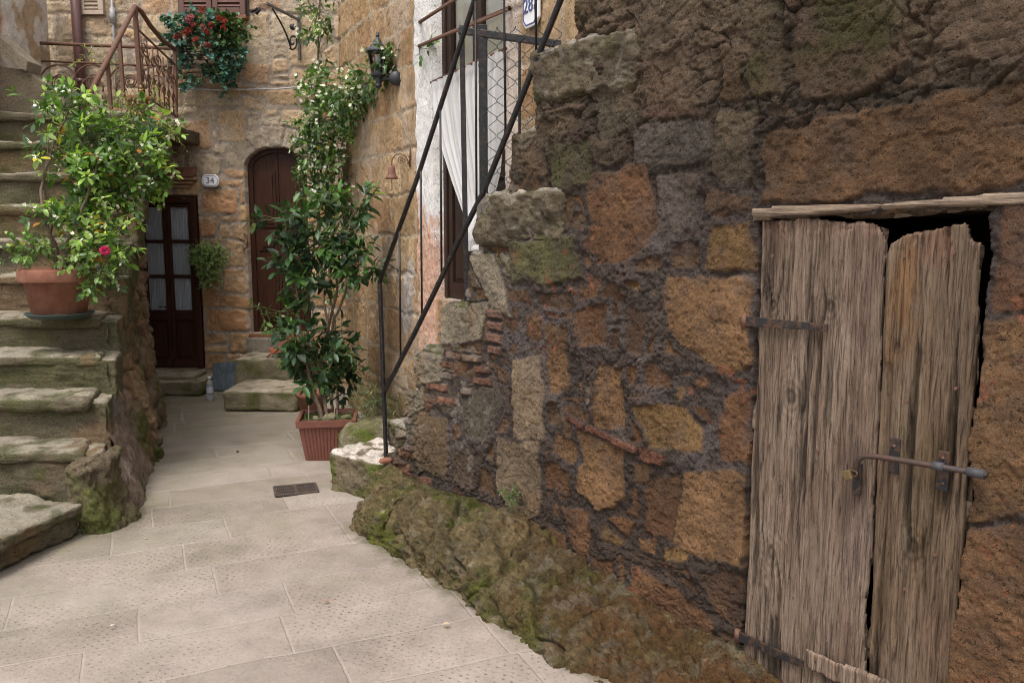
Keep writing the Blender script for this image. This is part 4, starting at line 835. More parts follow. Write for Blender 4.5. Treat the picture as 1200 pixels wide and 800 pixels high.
# ================================================================ right-hand house
def right_house():
    sv = dens(0, 5.4, .0105, .04, 0, 4.6); zv = dens(-.05, 3.95, .0105, .04, -.05, 3.9); S, Z = np.meshgrid(sv, zv)
    rng = np.random.default_rng(11)
    polys = auto_courses(-.3, 5.4, -.1, 4.4, (.24, .34), (.28, .62), rng, .022, .010, .06)
    sd, idx = paint_stones(S, Z, sv, zv, polys, .014, 6, 8); e = sst(-.004, .010, sd)
    tx = fbm(S * 5, Z * 5, idx * 2.1, 4, 20); t2 = fbm(S * 24, Z * 24, idx * 1.1, 3, 22)
    n = -.005 + .004 * t2 + .01 * fbm(S * 1.5, Z * 1.5, S * 0, 2, 3); n = n * (1 - e) + e * (.002 + .004 * tx + .0035 * t2 - .006 * sst(.4, .8, fbm(S * 40, Z * 40, S * 0, 3, 60)))
    cs = pick(idx, [(.36, .235, .125), (.33, .205, .105), (.39, .265, .15), (.31, .185, .095), (.35, .225, .125)], 2)
    C = np.zeros(S.shape + (3,)) + np.array([.38, .295, .205]); C = mixc(C, cs * (1 + .2 * tx + .15 * t2)[..., None], e * .92)
    C = mixc(C, (.44, .36, .29), .5 * sst(.35, .75, fbm(S * 3.4, Z * 2.2, S * 0, 4, 70)))      # lime wash remains
    C = mixc(C, (.15, .11, .07), .45 * sst(1.3, .2, Z) * sst(-.2, .5, fbm(S * 4, Z * 4, S * 0, 3, 71)))
    C = mixc(C, OLIVE * 1.6, .6 * sst(.6, .1, Z + .2 * fbm(S * 5, Z * 5, S * 0, 3, 72)))
    s, z = HW.at(477, 362); gp = sst(.16, .10, np.hypot((S - s), (Z - z) * .62) + .03 * fbm(S * 15, Z * 15, S * 0, 3, 5)); C = mixc(C, (.27, .235, .21), gp); n = n + .006 * gp
    s, z = HW.at(480, 325); gp = sst(.12, .08, np.hypot((S - s), (Z - z) * .6) + .05 * fbm(S * 13, Z * 13, S * 0, 3, 6)); C = mixc(C, (.42, .37, .33), gp * .9)
    ds0 = .5 * (HW.at(507, 97)[0] + HW.at(515, 350)[0]); ds1 = .5 * (HW.at(592, 60)[0] + HW.at(592, 150)[0]); dzb = HW.at(525, 352)[1]; dzt = 3.6
    pa = HW.at(491, 200)[0]                                                              # white plastered jamb, pink lower down
    ed = S - pa + .025 * fbm(Z * 3 + 5, Z * 0, Z * 0, 3, 80) + .02 * fbm(S * 12, Z * 12, S * 0, 3, 81)
    pm = sst(-.01, .02, ed) * sst(.03, 0, S - ds0); pk_ = sst(1.85, 1.45, Z + .45 * fbm(S * 5, Z * 3.2, S * 0, 4, 82))
    pc = mixc(np.zeros(S.shape + (3,)) + np.array([.72, .70, .68]), (.55, .34, .25), pk_); pc = mixc(pc, (.52, .44, .36), .5 * sst(.4, .7, fbm(S * 14, Z * 14, S * 0, 4, 83)) * pk_)
    C = mixc(C, pc, pm); n = n * (1 - pm) + pm * (.022 + .003 * tx + .003 * fbm(S * 30, Z * 30, S * 0, 3, 84) * (1 + pk_))
    pr = sst(0, .03, S - ds1) * sst(.22, .14, S - ds1 + .05 * fbm(Z * 4, S * 4, S * 0, 3, 88)); C = mixc(C, (.58, .50, .44), .85 * pr); n = n + .012 * pr
    hole = (S > ds0) & (S < ds1) & (Z > dzb) & (Z < dzt); n = np.where(hole, -.14, n); C = np.where(hole[..., None], (.5, .46, .42), C)
    P3 = HW.p + S[..., None] * HW.d + n[..., None] * HW.n + Z[..., None] * np.array([0, 0, 1.])
    root = thing('tufa_house', 'ochre tufa block house on the right with a white plastered door jamb', 'house', HW.w(0, 0))
    # return side at the corner
    grid_mesh('wall', P3, M_tufa, root, C)
    sv2 = np.arange(0, 1.0, .03); S2, Z2 = np.meshgrid(sv2, np.arange(-.05, 3.96, .03)); b0 = HW.w(0, 0)
    P2 = np.stack([b0[0] + S2 * .05 + .006 * fbm(S2 * 6, Z2 * 6, S2 * 0, 3, 4), b0[1] + S2 * 1.0 + .005, Z2], -1); c2 = np.zeros(S2.shape + (3,)) + np.array([.30, .18, .085]); c2 *= (1 + .25 * fbm(S2 * 5, Z2 * 5, S2 * 0, 4, 3))[..., None]
    grid_mesh('side_wall', P2, M_tufa, root, c2)
    # --- tall door with a glazed top
    dr = thing('front_door', None, None, (0, 0, 0)); dr.parent = root; dr.location = Vector(HW.w(ds0, dzb) - wloc(root))
    m = MB(); f = .05; m.pbox(HW, ds0, ds0 + f, dzb, dzt, -.12, -.05).pbox(HW, ds1 - f, ds1, dzb, dzt, -.12, -.05); m.build('frame', M_door2, dr, bevel=.006)
    zr = HW.at(550, 78)[1]; mid = (ds0 + ds1) / 2
    for a, b in ((ds0 + f + .003, mid - .002), (mid + .002, ds1 - f - .003)):
        m = MB(); st_ = .06
        m.pbox(HW, a, a + st_, dzb + .01, dzt, -.11, -.065).pbox(HW, b - st_, b, dzb + .01, dzt, -.11, -.065)
        for za, zc in ((dzb + .01, dzb + .11), (zr - .08, zr), (dzb + .75, dzb + .83)): m.pbox(HW, a + st_, b - st_, za, zc, -.11, -.067)
        for za, zc in ((dzb + .11, dzb + .75), (dzb + .83, zr - .08)):
            m.pbox(HW, a + st_, b - st_, za, zc, -.108, -.085); m.pbox(HW, a + st_ + .03, b - st_ - .03, za + .03, zc - .03, -.086, -.075)
        lf = m.build('leaf', M_door2, dr, bevel=.004)
        MB().add([HW.w(a_, z_, -.09) for a_, z_ in ((a + st_, zr), (b - st_, zr), (b - st_, dzt), (a + st_, dzt))], (), [(0, 1, 2, 3)]).build('pane', M_glass, lf, fix=False)
        xs = np.linspace(a + st_ - .02, b - st_ + .02, 40); X, ZZ = np.meshgrid(xs, np.linspace(zr - .01, dzt, 12)); nn = -.100 + .004 * np.sin(X * 60)
        grid_mesh('cream_curtain', HW.p + X[..., None] * HW.d + nn[..., None] * HW.n + ZZ[..., None] * np.array([0, 0, 1.]), mat_cloth('cream_curtain', (.82, .76, .64), .1), dr)
    # --- sheer curtain knotted in front of the door
    L = [(507, 97), (511, 130), (519, 170), (532, 212), (547, 256), (554, 276), (553, 284), (551, 294)]; Rr = [(591, 57), (590, 100), (589, 150), (585, 200), (575, 245), (569, 272), (571, 280), (569, 294)]
    Ls = np.array([HW.at(*q, .035) for q in L]); Rs = np.array([HW.at(*q, .035) for q in Rr]); k = np.linspace(0, 7, 90); a = np.linspace(0, 1, 150)
    li = np.stack([np.interp(k, range(8), Ls[:, i]) for i in (0, 1)], -1); ri = np.stack([np.interp(k, range(8), Rs[:, i]) for i in (0, 1)], -1)
    ST = li[:, None] * (1 - a[None, :, None]) + ri[:, None] * a[None, :, None]; wdt = np.abs(ri - li)[:, :1] / .9
    nn = .04 + (.016 * np.sin(a[None] * 62 + 1.1 * np.sin(a[None] * 9)) + .008 * np.sin(a[None] * 131 + k[:, None] * .3)) * (.45 + .55 * np.clip(wdt, 0, 1)) * (.25 + .75 * sst(.1, .9, k))[:, None] + .05 * sst(3.5, 5, k)[:, None] * np.sin(a[None] * math.pi)
    top = np.where(k < .25, 1, 0)[:, None] * .004
    P3 = HW.p + ST[..., :1] * HW.d + (nn + top)[..., None] * HW.n + ST[..., 1:] * np.array([0, 0, 1.])
    cu = thing('door_curtain', 'white sheer curtain knotted at its lower end in front of the tall brown door', 'curtain', HW.px(550, 200, .04))
    grid_mesh('drape', P3, M_curt, cu)
    kn = HW.px(561, 279, .07); MB().lathe([(0, .05), (.028, .045), (.045, .02), (.04, -.005), (.022, -.02), (.03, -.03), (.042, -.045), (.046, -.062), (0, -.066)], kn - np.array([0, 0, .01]), 18).build('knot', M_curt, cu, True)
    MB().tube([HW.px(505, 97, .035), HW.px(593, 57, .035)], .009, 8).build('rod', M_rust, cu, True)
    # --- iron rails across the door window
    for (p, q, lb) in (((492, 26), (588, -36), 'upper rusty iron rail across the door glass'), ((491, 54), (597, 10), 'lower rusty iron rail across the door glass')):
        a, b = HW.px(*p, .11), HW.px(*q, .11); m = MB().tube([HW.px(*p, .0), a, b, HW.px(*q, 0)], .011, 10)
        tag(m.build('window_rail', M_rust, None, True, loc=a), lb, 'rail', 'rails across the tall door')
    # --- 28a plate
    s, z, pts = HD['plate'](627, 4, .165, .235, HW, .2)
    sg = thing('house_number_plate', 'white enamel plate with a blue border reading 28a on the ochre house', 'sign', HW.w(s, z, .03))
    MB().prism([HW.w(a, b, .012) for a, b in pts], HW.n * .016).build('plate', M_white, sg, bevel=.003)
    m = MB(); inn = [(s + (a - s) * .86, z + (b - z) * .88) for a, b in pts]
    for k in range(len(inn)): m.bar(HW.w(*inn[k], .0295), HW.w(*inn[(k + 1) % len(inn)], .0295), .006, .003, HW.n)
    m.build('border', M_blue, sg); text_mesh('digits', '28', M_blue, sg, HW, s - .018, z - .012, .105, .030); text_mesh('letter', 'a', M_ink, sg, HW, s + .052, z - .028, .05, .030)
    return root
tufa_root = right_house()
# ================================================================ left stairway
LS = []                                          # (nosing height, depth)
for v, Y in ((530, 4.48), (467, 4.76), (417, 5.04), (371, 5.32), (322, 5.62), (281, 5.92), (241, 6.22), (202, 6.52), (165, 6.82), (131, 7.12)):
    LS.append((PY(50, v, Y)[2], Y))
RX = lambda Y: np.interp(Y, [4.2, 4.48, 4.76, 5.04, 5.32, 7.2, 9], [-2.27, -2.32, -2.39, -2.47, -2.57, -3.06, -3.14])
SH = lambda P, h: np.stack([P[:, 0] - .34 * (P[:, 1] + h[1]) * np.clip((P[:, 0] + h[0]) / (2 * h[0]), 0, 1), P[:, 1], P[:, 2]], -1)
def rock_col(mossy=.8, base=(.165, .135, .085), top=None):
    def f(x, y, z, N):
        q = fbm(x * 5, y * 5, z * 5, 4, 61); c = np.zeros((len(x), 3)) + np.array(base)
        if top is not None: c = mixc(c, top, sst(.4, .85, N[:, 2]) * sst(-.55, .0, fbm(x * 12, y * 12, z * 12, 4, 62)))
        sd = 1 - .85 * sst(.3, .8, N[:, 2]) if top is not None else 1
        c = mixc(c, OLIVE * 1.3, mossy * sst(-.3, .3, q) * sd); c = mixc(c, MOSS * 1.3, mossy * sst(.2, .5, q) * sd); return c
    return f
def lcol(x, y, z, N):
    q = fbm(x * 4, y * 4, z * 4, 5, 19); c = np.zeros((len(x), 3)) + np.array([.115, .096, .062])
    c = mixc(c, (.085, .08, .038), .8 * sst(-.3, .4, q)); c = mixc(c, (.19, .12, .068), .6 * sst(.1, .5, fbm(x * 3, y * 3, z * 3, 3, 23)))
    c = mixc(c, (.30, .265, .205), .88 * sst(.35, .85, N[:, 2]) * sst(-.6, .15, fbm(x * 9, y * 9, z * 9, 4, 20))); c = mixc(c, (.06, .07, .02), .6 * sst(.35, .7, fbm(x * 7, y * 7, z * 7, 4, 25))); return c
def left_stair():
    root = thing('stone_stairway', 'broad worn stone stairway with moss stained risers climbing along the left side', 'stairs', (-2.7, 4.4, 0))
    # lowest winder step turned towards the lane
    p = [PY(92, 588, 4.34), PY(45, 603, 4.1), PY(-60, 640, 3.72)]; h1 = float(np.mean([q[2] for q in p[:2]]))
    c = np.array([-2.72, 4.06, 0]); ang = math.atan2(.43, .15)
    rock('tread', (-2.985, 3.99, h1 - .035), (1.05, 1.30, .075), M_step, root, R(76), .03, .016, 5, 301, 56, lcol)
    rock('riser', (-3.005, 3.99, (h1 - .07) / 2), (1.02, 1.26, h1 - .07), M_step, root, R(76), .03, .022, 5, 302, 50, lcol)
    hp = h1
    for i, (h, Y) in enumerate(LS):
        x1 = float(RX(Y)) + .005; wdt = 2.1; dep = .52 if i < len(LS) - 1 else .6
        rock('tread', (x1 - wdt / 2, Y + dep / 2, h - .036), (wdt, dep, .078), M_step, root, R(random.Random(i).uniform(-1.5, 1.5)), .034, .014, 5, 310 + i, 56, lcol, SH, bias=2.)
        rock('riser', (x1 + .075 - wdt / 2, Y + .045 + dep / 2, (h + hp) / 2 - .07), (wdt, dep, h - hp + .09), M_step, root, 0, .02, .018, 5, 330 + i, 48, lcol, SH, bias=2.)
        hp = h
    # flank of the stair facing the lane
    pts = [(-2.27, 4.50), (-2.28, 4.60), (-2.35, 4.80), (-2.56, 5.3), (-2.80, 5.9), (-3.0, 6.5), (-3.10, 7.05), (-3.16, 7.32), (-3.5, 7.42), (-4.2, 7.42)]
    L = np.hypot(*np.diff(np.array(pts), axis=0).T).sum()
    sv = np.arange(0, L, .0105); zv = np.arange(-.05, 2.62, .0105); P, N, L = path_frame(pts, sv, .16); S, Z = np.meshgrid(sv, zv)
    X, Y = P[:, 0][None] + 0 * Z, P[:, 1][None] + 0 * Z
    # outward is towards +X (lane)
    if N[len(N) // 3, 0] < 0: N = -N
    f1, f2, cid = cell((S + .08 * fbm(S * 4, Z * 4, S * 0, 3, 12)) / .24, (Z + .06 * fbm(S * 4, Z * 4, S * 0, 3, 14)) / .21, 41, .8)
    st = sst(.03, .25, f2 - f1); bul = np.clip(1 - f1 * 1.3, 0, 1) ** .5
    n = .018 * fbm(S * 4, Z * 4, S * 0, 4, 15) + .016 * fbm(S * 17, Z * 17, S * 0, 5, 16, .6) + .007 * fbm(S * 60, Z * 60, S * 0, 3, 17)
    n = n + st * (.02 + .022 * bul * (.5 + cid))
    lw = np.interp(Y, [4.3] + [q[1] for q in LS], [.30] + [h1 + .06] + [q[0] for q in LS[:-1]])
    foot = np.interp(Y, [4.4, 4.7, 5.0, 5.5, 6.0, 6.6, 7.2], [.14, .17, .19, .22, .20, .12, .06]) * np.clip(1 - Z / np.minimum(lw + .06, 1.2), 0, 1) ** .85
    n = n + foot
    # two boulders built into the foot, and cement smeared between them
    for (s0, z0, rs, rz, a) in ((.30, .10, .20, .22, .05), (1.40, .22, .24, .34, .06), (2.45, .12, .22, .3, .09), (2.3, .55, .3, .22, .05), (2.4, 1.0, .3, .25, .05), (2.4, 1.5, .3, .24, .045)):
        q = 1 - ((S - s0) / rs) ** 2 - ((Z - z0) / rz) ** 2; n = n + a * np.sqrt(np.clip(q, 0, 1)) * 1.0
    sm = sst(.0, .12, S) * sst(1.05, .85, S) * sst(.95, .7, Z + .1 * fbm(S * 4, Z * 4, S * 0, 2, 30)); base = foot + .014 * fbm(S * 3, Z * 3, S * 0, 3, 18) + .008 * fbm(S * 22, Z * 22, S * 0, 4, 19, .6)
    n = n * (1 - .8 * sm) + base * .8 * sm
    rc = np.array([(.24, .15, .085), (.20, .145, .095), (.27, .19, .115), (.19, .135, .09), (.22, .155, .10)])[(cid * 4.99).astype(int)]
    C = np.zeros(S.shape + (3,)) + np.array([.17, .13, .10]); C = mixc(C, rc * (1 + .25 * fbm(S * 9, Z * 9, S * 0, 4, 44))[..., None], st); C = mixc(C, np.array([.20, .155, .13]) * (1 + .3 * fbm(S * 10, Z * 10, S * 0, 4, 45))[..., None], .8 * sm); C = C * (1 + .25 * fbm(S * 30, Z * 30, S * 0, 4, 46))[..., None]
    mo = fbm(S * 4, Z * 4, S * 0, 4, 51); lowm = sst(.75, .25, Z); C = mixc(C, OLIVE * 1.4, .85 * lowm * sst(-.35, .35, mo) * (1 - sm * .7)); C = mixc(C, MOSS * .9, .8 * lowm * sst(.25, .6, mo) * (1 - sm * .6)); C = mixc(C, OLIVE * 1.3, .5 * sst(.1, .6, mo))
    ph = sst(.012, .0, np.abs(S - .52) - .09) * sst(.012, 0, np.abs(Z - .70) - .21); n = n * (1 - .85 * ph) + .85 * ph * (foot + .02); C = mixc(C, np.array([.125, .105, .10]) * (1 + .2 * fbm(S * 12, Z * 12, S * 0, 3, 88))[..., None], ph)
    top = np.where(Y < 4.50, LS[0][0] - .06, 0.)
    for i, (h, yy) in enumerate(LS): top = np.where(Y >= yy + .02, h - .045, top)
    top = np.where(S > L - 1.0, 2.5, top)
    keep = Z <= top; km = keep[:-1, :-1] & keep[1:, :-1] & keep[:-1, 1:] & keep[1:, 1:]
    fade = sst(-.14, .06, lw - Z); n = np.where(Y < 7.1, n * (.25 + .75 * fade) + .02 * (1 - fade), n)
    P3 = np.stack([X + N[:, 0][None] * n, Y + N[:, 1][None] * n, Z], -1)
    grid_mesh('flank_wall', P3, M_rub, root, C, km)
    rock('foot_boulder', (-2.215, 4.47, .15), (.16, .30, .50), M_rub, root, R(-14), .05, .034, 7, 361, 40, rock_col(.5, (.13, .10, .065)), tilt=(R(4), R(-10)))
    # landing slab and sloped parapets at the head of the stair
    hl = LS[-1][0]
    rock('landing', (-3.72, 7.98, hl - .075), (1.36, 1.06, .13), M_step, root, 0, .02, .012, 5, 352, 30, lcol)
    rock('landing_bracket', (-3.20, 7.86, hl - .30), (.20, .30, .32), M_step, root, 0, .05, .02, 6, 353, 18, lcol)
    def para(poly, Yf, dep, name, seed):
        V = [PY(u, v, Yf) for u, v in poly]; m = MB().prism(V, (0, dep, 0)); o = m.build(name, M_step, root, bevel=.02)
        at = o.data.color_attributes.new('Col', 'FLOAT_COLOR', 'POINT')
        for d in at.data: d.color = (.16, .13, .09, 1) if name == 'parapet' else (.24, .20, .145, 1)
    para([(-160, 132), (-160, 22), (0, 78), (30, 82), (58, 101), (82, 128), (84, 134)], 7.36, .14, 'parapet', 1)
    para([(-160, -34), (0, 43), (33, 72), (30, 84), (0, 62), (-160, -8)], 7.32, .22, 'parapet_coping', 2)
    return root
left_root = left_stair()
def left_house():
    sv = np.arange(0, 2.2, .02); zv = np.concatenate([np.arange(-.05, 2.6, .1), np.arange(2.6, 4.0, .02)]); S, Z = np.meshgrid(sv, zv)
    a = fbm(S * 3, Z * 3, S * 0, 4, 3); n = .01 * a + .006 * fbm(S * 12, Z * 12, S * 0, 4, 4); q = S - 1.25 + .12 * a
    C = np.zeros(S.shape + (3,)) + np.array([.40, .165, .095]); C = mixc(C, (.60, .53, .46), np.clip(sst(-.02, .05, q) + sst(3.78, 3.85, Z + .2 * a), 0, 1)); C = mixc(C, (.42, .30, .19), sst(.22, .3, q) * sst(-.1, .2, fbm(S * 5, Z * 5, S * 0, 3, 9)))
    n = n + .012 * sst(-.02, .05, q)
    P = np.stack([-4.38 - .02 * S + n, 6.5 + S * .89, Z], -1)
    t = thing('plastered_house', 'house corner in peeling salmon and cream plaster at the upper left', 'house', (-4.4, 7, 0))
    grid_mesh('wall', P, M_tufa, t, C)
left_house()
def left_railing():
    t = thing('stair_railing', 'rusty wrought iron railing with scrolls at the head of the left stairway', 'railing', PY(164, 122, 6.9))
    hr = [PY(97, 127, 5.85), PY(158, 8, 6.92)]
    sw = [PY(158, 8, 6.92), PY(165, 13, 6.98), PY(176, 30, 7.2), PY(190, 47, 7.55), PY(205, 58, 7.92)]
    m = MB(); m.tube(hr + sw[1:], .019, 8); m.build('handrail', M_rust, t, True)
    def post(a, b, r=.014): MB().bar(a, b, 2 * r, 2 * r).build('post', M_rust, t, bevel=.002)
    post(PY(158, 9, 6.92), PY(166, 124, 6.95), .016); post(PY(205, 57, 7.92), PY(206, 138, 7.92), .016)
    post(PY(140, 46, 6.65), PY(145, 115, 6.62), .012); post(PY(126, 72, 6.3), PY(130, 128, 6.3), .012)
    # scroll panel between the two landing posts
    m = MB(); A0, A1 = PY(161, 34, 6.94), PY(205, 76, 7.92); B0, B1 = PY(166, 110, 6.94), PY(206, 136, 7.92)
    m.tube([A0, A1], .009, 6).tube([B0, B1], .009, 6)
    def pp(f, g): return (A0 * (1 - f) + A1 * f) * (1 - g) + (B0 * (1 - f) + B1 * f) * g
    for k in range(7):
        f = (k + .5) / 7; m.tube([pp(f, 0 if k % 2 else .08), pp(f, 1)], .0065, 6)
        for g0, rr in ((.32 + .06 * (k % 2), .05), (.66, .045)):
            m.tube([pp(f + rr * 1.0 * math.cos(a), g0 + rr * 1.5 * math.sin(a)) for a in np.linspace(0, 2 * math.pi, 13)], .006, 5, False)
    for f0, g0, sg in ((.16, .22, 1), (.5, .20, -1), (.84, .22, 1), (.3, .85, -1), (.72, .85, 1)):
        m.tube([pp(f0 + sg * .11 * (1 - i / 20) * math.cos(i * .55), g0 + .13 * (1 - i / 20) * math.sin(i * .55)) for i in range(18)], .006, 5)
    m.build('scroll_panel', M_rust, t, True)
    # rear rail along the house wall
    m = MB(); a, b = PY(27, 50, 8.3), PY(204, 57, 8.05); m.tube([a, b], .016, 8); a2, b2 = PY(33, 71, 8.3), PY(204, 78, 8.05); m.tube([a2, b2], .010, 6); m.build('rear_rail', M_rust, t, True)
    m = MB()
    for (u, r) in ((42, 10), (68, 22), (67, 14), (108, 22), (108, 13), (150, 22), (150, 14), (182, 20)):
        Yq = 8.3 - .25 * (u - 30) / 175; m.tube([PY(u + r * math.cos(a), 98 + (r if r > 15 else r) * -math.sin(a) + (0 if r > 15 else 6), Yq) for a in np.linspace(-.3, math.pi + .2, 16)], .008, 6)
        m.tube([PY(u + 3 + (r * .5) * (1 - i / 22) * math.cos(i * .5 + 2), 96 + (r * .5) * (1 - i / 22) * math.sin(i * .5 + 2), Yq) for i in range(18)], .007, 5)
    m.build('rear_scrolls', M_rust, t, True)
left_railing()
# ================================================================ right side: hand railing, gate, steps, rocks
def right_railing():
    t = thing('hand_railing', 'black iron stair railing with two slanting bars and thin balusters on the mossy wall', 'railing', RW.px(453, 570, .02))
    n = .02; q = lambda u, v: RW.px(u, v, n)
    MB().bar(q(445, 328), q(454, 577), .026, .018, RW.n).build('post', M_black, t, bevel=.003)
    up = [(445, 331), (490, 206), (520, 113), (556, 0), (600, -138)]; lo = [(451, 458), (486, 390), (518, 324), (536, 285), (566, 226), (597, 150), (632, 62), (657, 0), (700, -107)]
    MB().tube([q(*p) for p in up], .0125, 8).build('upper_rail', M_black, t, True)
    for a, b in zip(lo[:-1], lo[1:]): pass
    MB().tube([RW.px(*p, n + .004) for p in lo], .0135, 8).build('lower_rail', M_black, t, True)
    def on(pts, u): return float(np.interp(u, [p[0] for p in pts], [p[1] for p in pts]))
    for u in (468, 493, 516, 557, 591, 627):
        ub = u + 1.5; v0 = on(up, u) if u < 600 else -150; v1 = on(lo, ub)
        MB().tube([q(u - (0 if u < 560 else (v1 - v0) * .006), v0 + 2), q(ub, v1)], .0062, 6).build('baluster', M_black, t, True)
    g = thing('iron_gate', 'black iron gate frame with chicken wire on the right stairway', 'gate', PY(543, 355, 4.34))
    MB().bar(PY(541, 30, 4.36), PY(547, 356, 4.36), .026, .012, (0, 1, 0)).build('flat_post', M_black, g, bevel=.002)
    A0, A1 = PY(566, 30, 4.33), PY(561, 270, 4.33); A1 = np.array([A0[0], A0[1], A1[2]])
    MB().bar(A0, A1, .042, .042, (0, 1, 0)).build('square_post', M_black, g, bevel=.003)
    T0, T1 = PY(538, 36, 4.345), PY(662, 53, 4.24); MB().bar(T0, T1, .03, .034, (0, 0, 1)).build('top_bar', M_black, g, bevel=.003)
    MB().bar(A1 + np.array([0, 0, .02]), A1 + np.array([.30, -.08, .02]), .03, .034, (0, 0, 1)).build('bottom_bar', M_black, g, bevel=.003)
    xb = PY(609, 50, 4.28); MB().bar(xb, np.array([xb[0], xb[1], A1[2] + .02]), .014, .014).build('mid_bar', M_black, g, bevel=.002)
    m = MB(); W = T1 - A0; W[2] = 0; Ltot = np.linalg.norm(W); W /= Ltot; cs = .046; z0, z1 = A1[2] + .03, A0[2] - .0; rs = random.Random(4)
    off = np.array([.0, -.02, 0])
    for k in range(int(Ltot / cs) + 1):
        pts = []; zz = z0; j = 0
        while zz < z1:
            sgn = 1 if (j // 2 + k) % 2 else -1
            pts.append(A0 * [1, 1, 0] + off + W * (k * cs + sgn * cs * .44 + rs.uniform(-.003, .003)) + np.array([0, rs.uniform(-.003, .003), zz])); zz += cs * (.30 if j % 2 == 0 else .62); j += 1
        m.tube(pts, .0019, 4, False)
    m.build('wire_mesh', mat_plain('galvanised_wire', (.06, .065, .065), .5, metal=.4), g, True)
right_railing()
def rocks():
    g = G(418, 552); tag(rock('mossy_rock', (g[0] + .03, g[1] + .28, .125), (.42, .48, .31), M_rub, None, R(20), .11, .022, 5, 71, 34, rock_col(.9, (.20, .175, .11)), loc=(g[0], g[1] + .25, 0)), 'rounded mossy boulder beside the square planter', 'rock')
    g = G(408, 592); c = np.array([g[0] + .20, g[1] + .12, .115])
    tag(rock('stone_step', (-.82, 5.14, .115), (.44, .44, .27), M_step, None, R(-38), .035, .022, 6, 72, 36, rock_col(.9, (.15, .12, .075), (.62, .55, .49)), loc=(-.82, 5.14, 0)), 'detached stone step with a whitened flaking top at the foot of the railing post', 'step')
    tag(rock('brick_fragment', RW.w(.02, .27, .06), (.07, .06, .03), M_terra, None, .4, .012, .006, 10, 73, 10, loc=RW.w(.02, .26, .06)), 'small broken red brick on the whitened step', 'brick')
    # drain grate
    p = [G(318, 574), G(366, 569.5), G(376, 578.5), G(327, 584)]; c = np.mean(p, 0); d = p[1] - p[0]; wd = np.linalg.norm(d); d /= wd; e = np.array([-d[1], d[0], 0]); dp = .185
    t = thing('drain_grate', 'small rusty cast iron drain grate set in the paving', 'grate', (c[0], c[1], .012)); m = MB(); z = .018
    Pq = lambda a, b: np.array([c[0], c[1], z]) + d * a * wd / 2 + e * b * dp / 2
    for a, b in (((-1, -1), (1, -1)), ((1, -1), (1, 1)), ((1, 1), (-1, 1)), ((-1, 1), (-1, -1)), ((0, -1), (0, 1))): m.bar(Pq(*a), Pq(*b), .014, .012, (0, 0, 1))
    M_grate = mat_rust('dirty_cast_iron', (.06, .05, .045), (.10, .065, .05), .5); m.build('frame', M_grate, t, bevel=.002); m = MB()
    for k in range(1, 22): m.bar(Pq(-1 + k / 11, -1), Pq(-1 + k / 11, 1), .0055, .010, (0, 0, 1))
    for k in range(1, 3): m.bar(Pq(-1, -1 + k / 1.5), Pq(1, -1 + k / 1.5), .0055, .008, (0, 0, 1))
    m.build('bars', M_grate, t); MB().prism([Pq(-1, -1) - [0, 0, .006], Pq(1, -1) - [0, 0, .006], Pq(1, 1) - [0, 0, .006], Pq(-1, 1) - [0, 0, .006]], (0, 0, .003)).build('pit', mat_plain('dark_drain', (.03, .026, .022), .9), t)
rocks()
# ================================================================ wooden door on the right
def make_wood(name, cols, dark, seed=0, mossy=0.):
    t = NT(name); p = t.n('TexCoord').outputs['UV']; a = t.attr()
    mp = t.n('Mapping'); mp.inputs['Scale'].default_value = (75, 3.4, 1); t.l(p, mp.inputs[0]); n1 = t.noise(1.6, 9, mp.outputs[0], .78, .9)
    mp2 = t.n('Mapping'); mp2.inputs['Scale'].default_value = (300, 16, 1); t.l(p, mp2.inputs[0]); n2 = t.noise(1.2, 6, mp2.outputs[0], .78, .4)
    mp3 = t.n('Mapping'); mp3.inputs['Scale'].default_value = (7, 1.6, 1); t.l(p, mp3.inputs[0]); n3 = t.noise(1.3, 5, mp3.outputs[0], .6, .3)
    c = t.ramp(n3, [(.25, cols[0]), (.5, cols[1]), (.75, cols[2])])
    c = t.mix(t.ramp(n1, [(.38, (0.92,) * 3), (.54, (0.,) * 3)]), c, dark); c = t.mix(t.m1('MULTIPLY', t.ramp(n2, [(.36, (1.,) * 3), (.5, (0.,) * 3)]), .55), c, dark)
    sp = t.noise(160, 3, p, .7); c = t.mix(t.ramp(sp, [(.60, (0.,) * 3), (.68, (.5,) * 3)]), c, dark); c = t.mix(1., c, a, 'MULTIPLY')
    h = t.m1('ADD', t.m1('MULTIPLY', n1, 1.), t.m1('MULTIPLY', n2, .6))
    t.setp(Base_Color=c, Roughness=.88, Normal=t.bump(h, .0035)); t.b.inputs['Specular IOR Level'].default_value = .2; return t.m
M_wood = make_wood('weathered_grey_plank', ((.24, .155, .108), (.33, .235, .172), (.41, .315, .24)), (.045, .028, .02))
M_wood2 = make_wood('weathered_brown_plank', ((.20, .125, .072), (.27, .182, .118), (.32, .235, .165)), (.042, .026, .018))
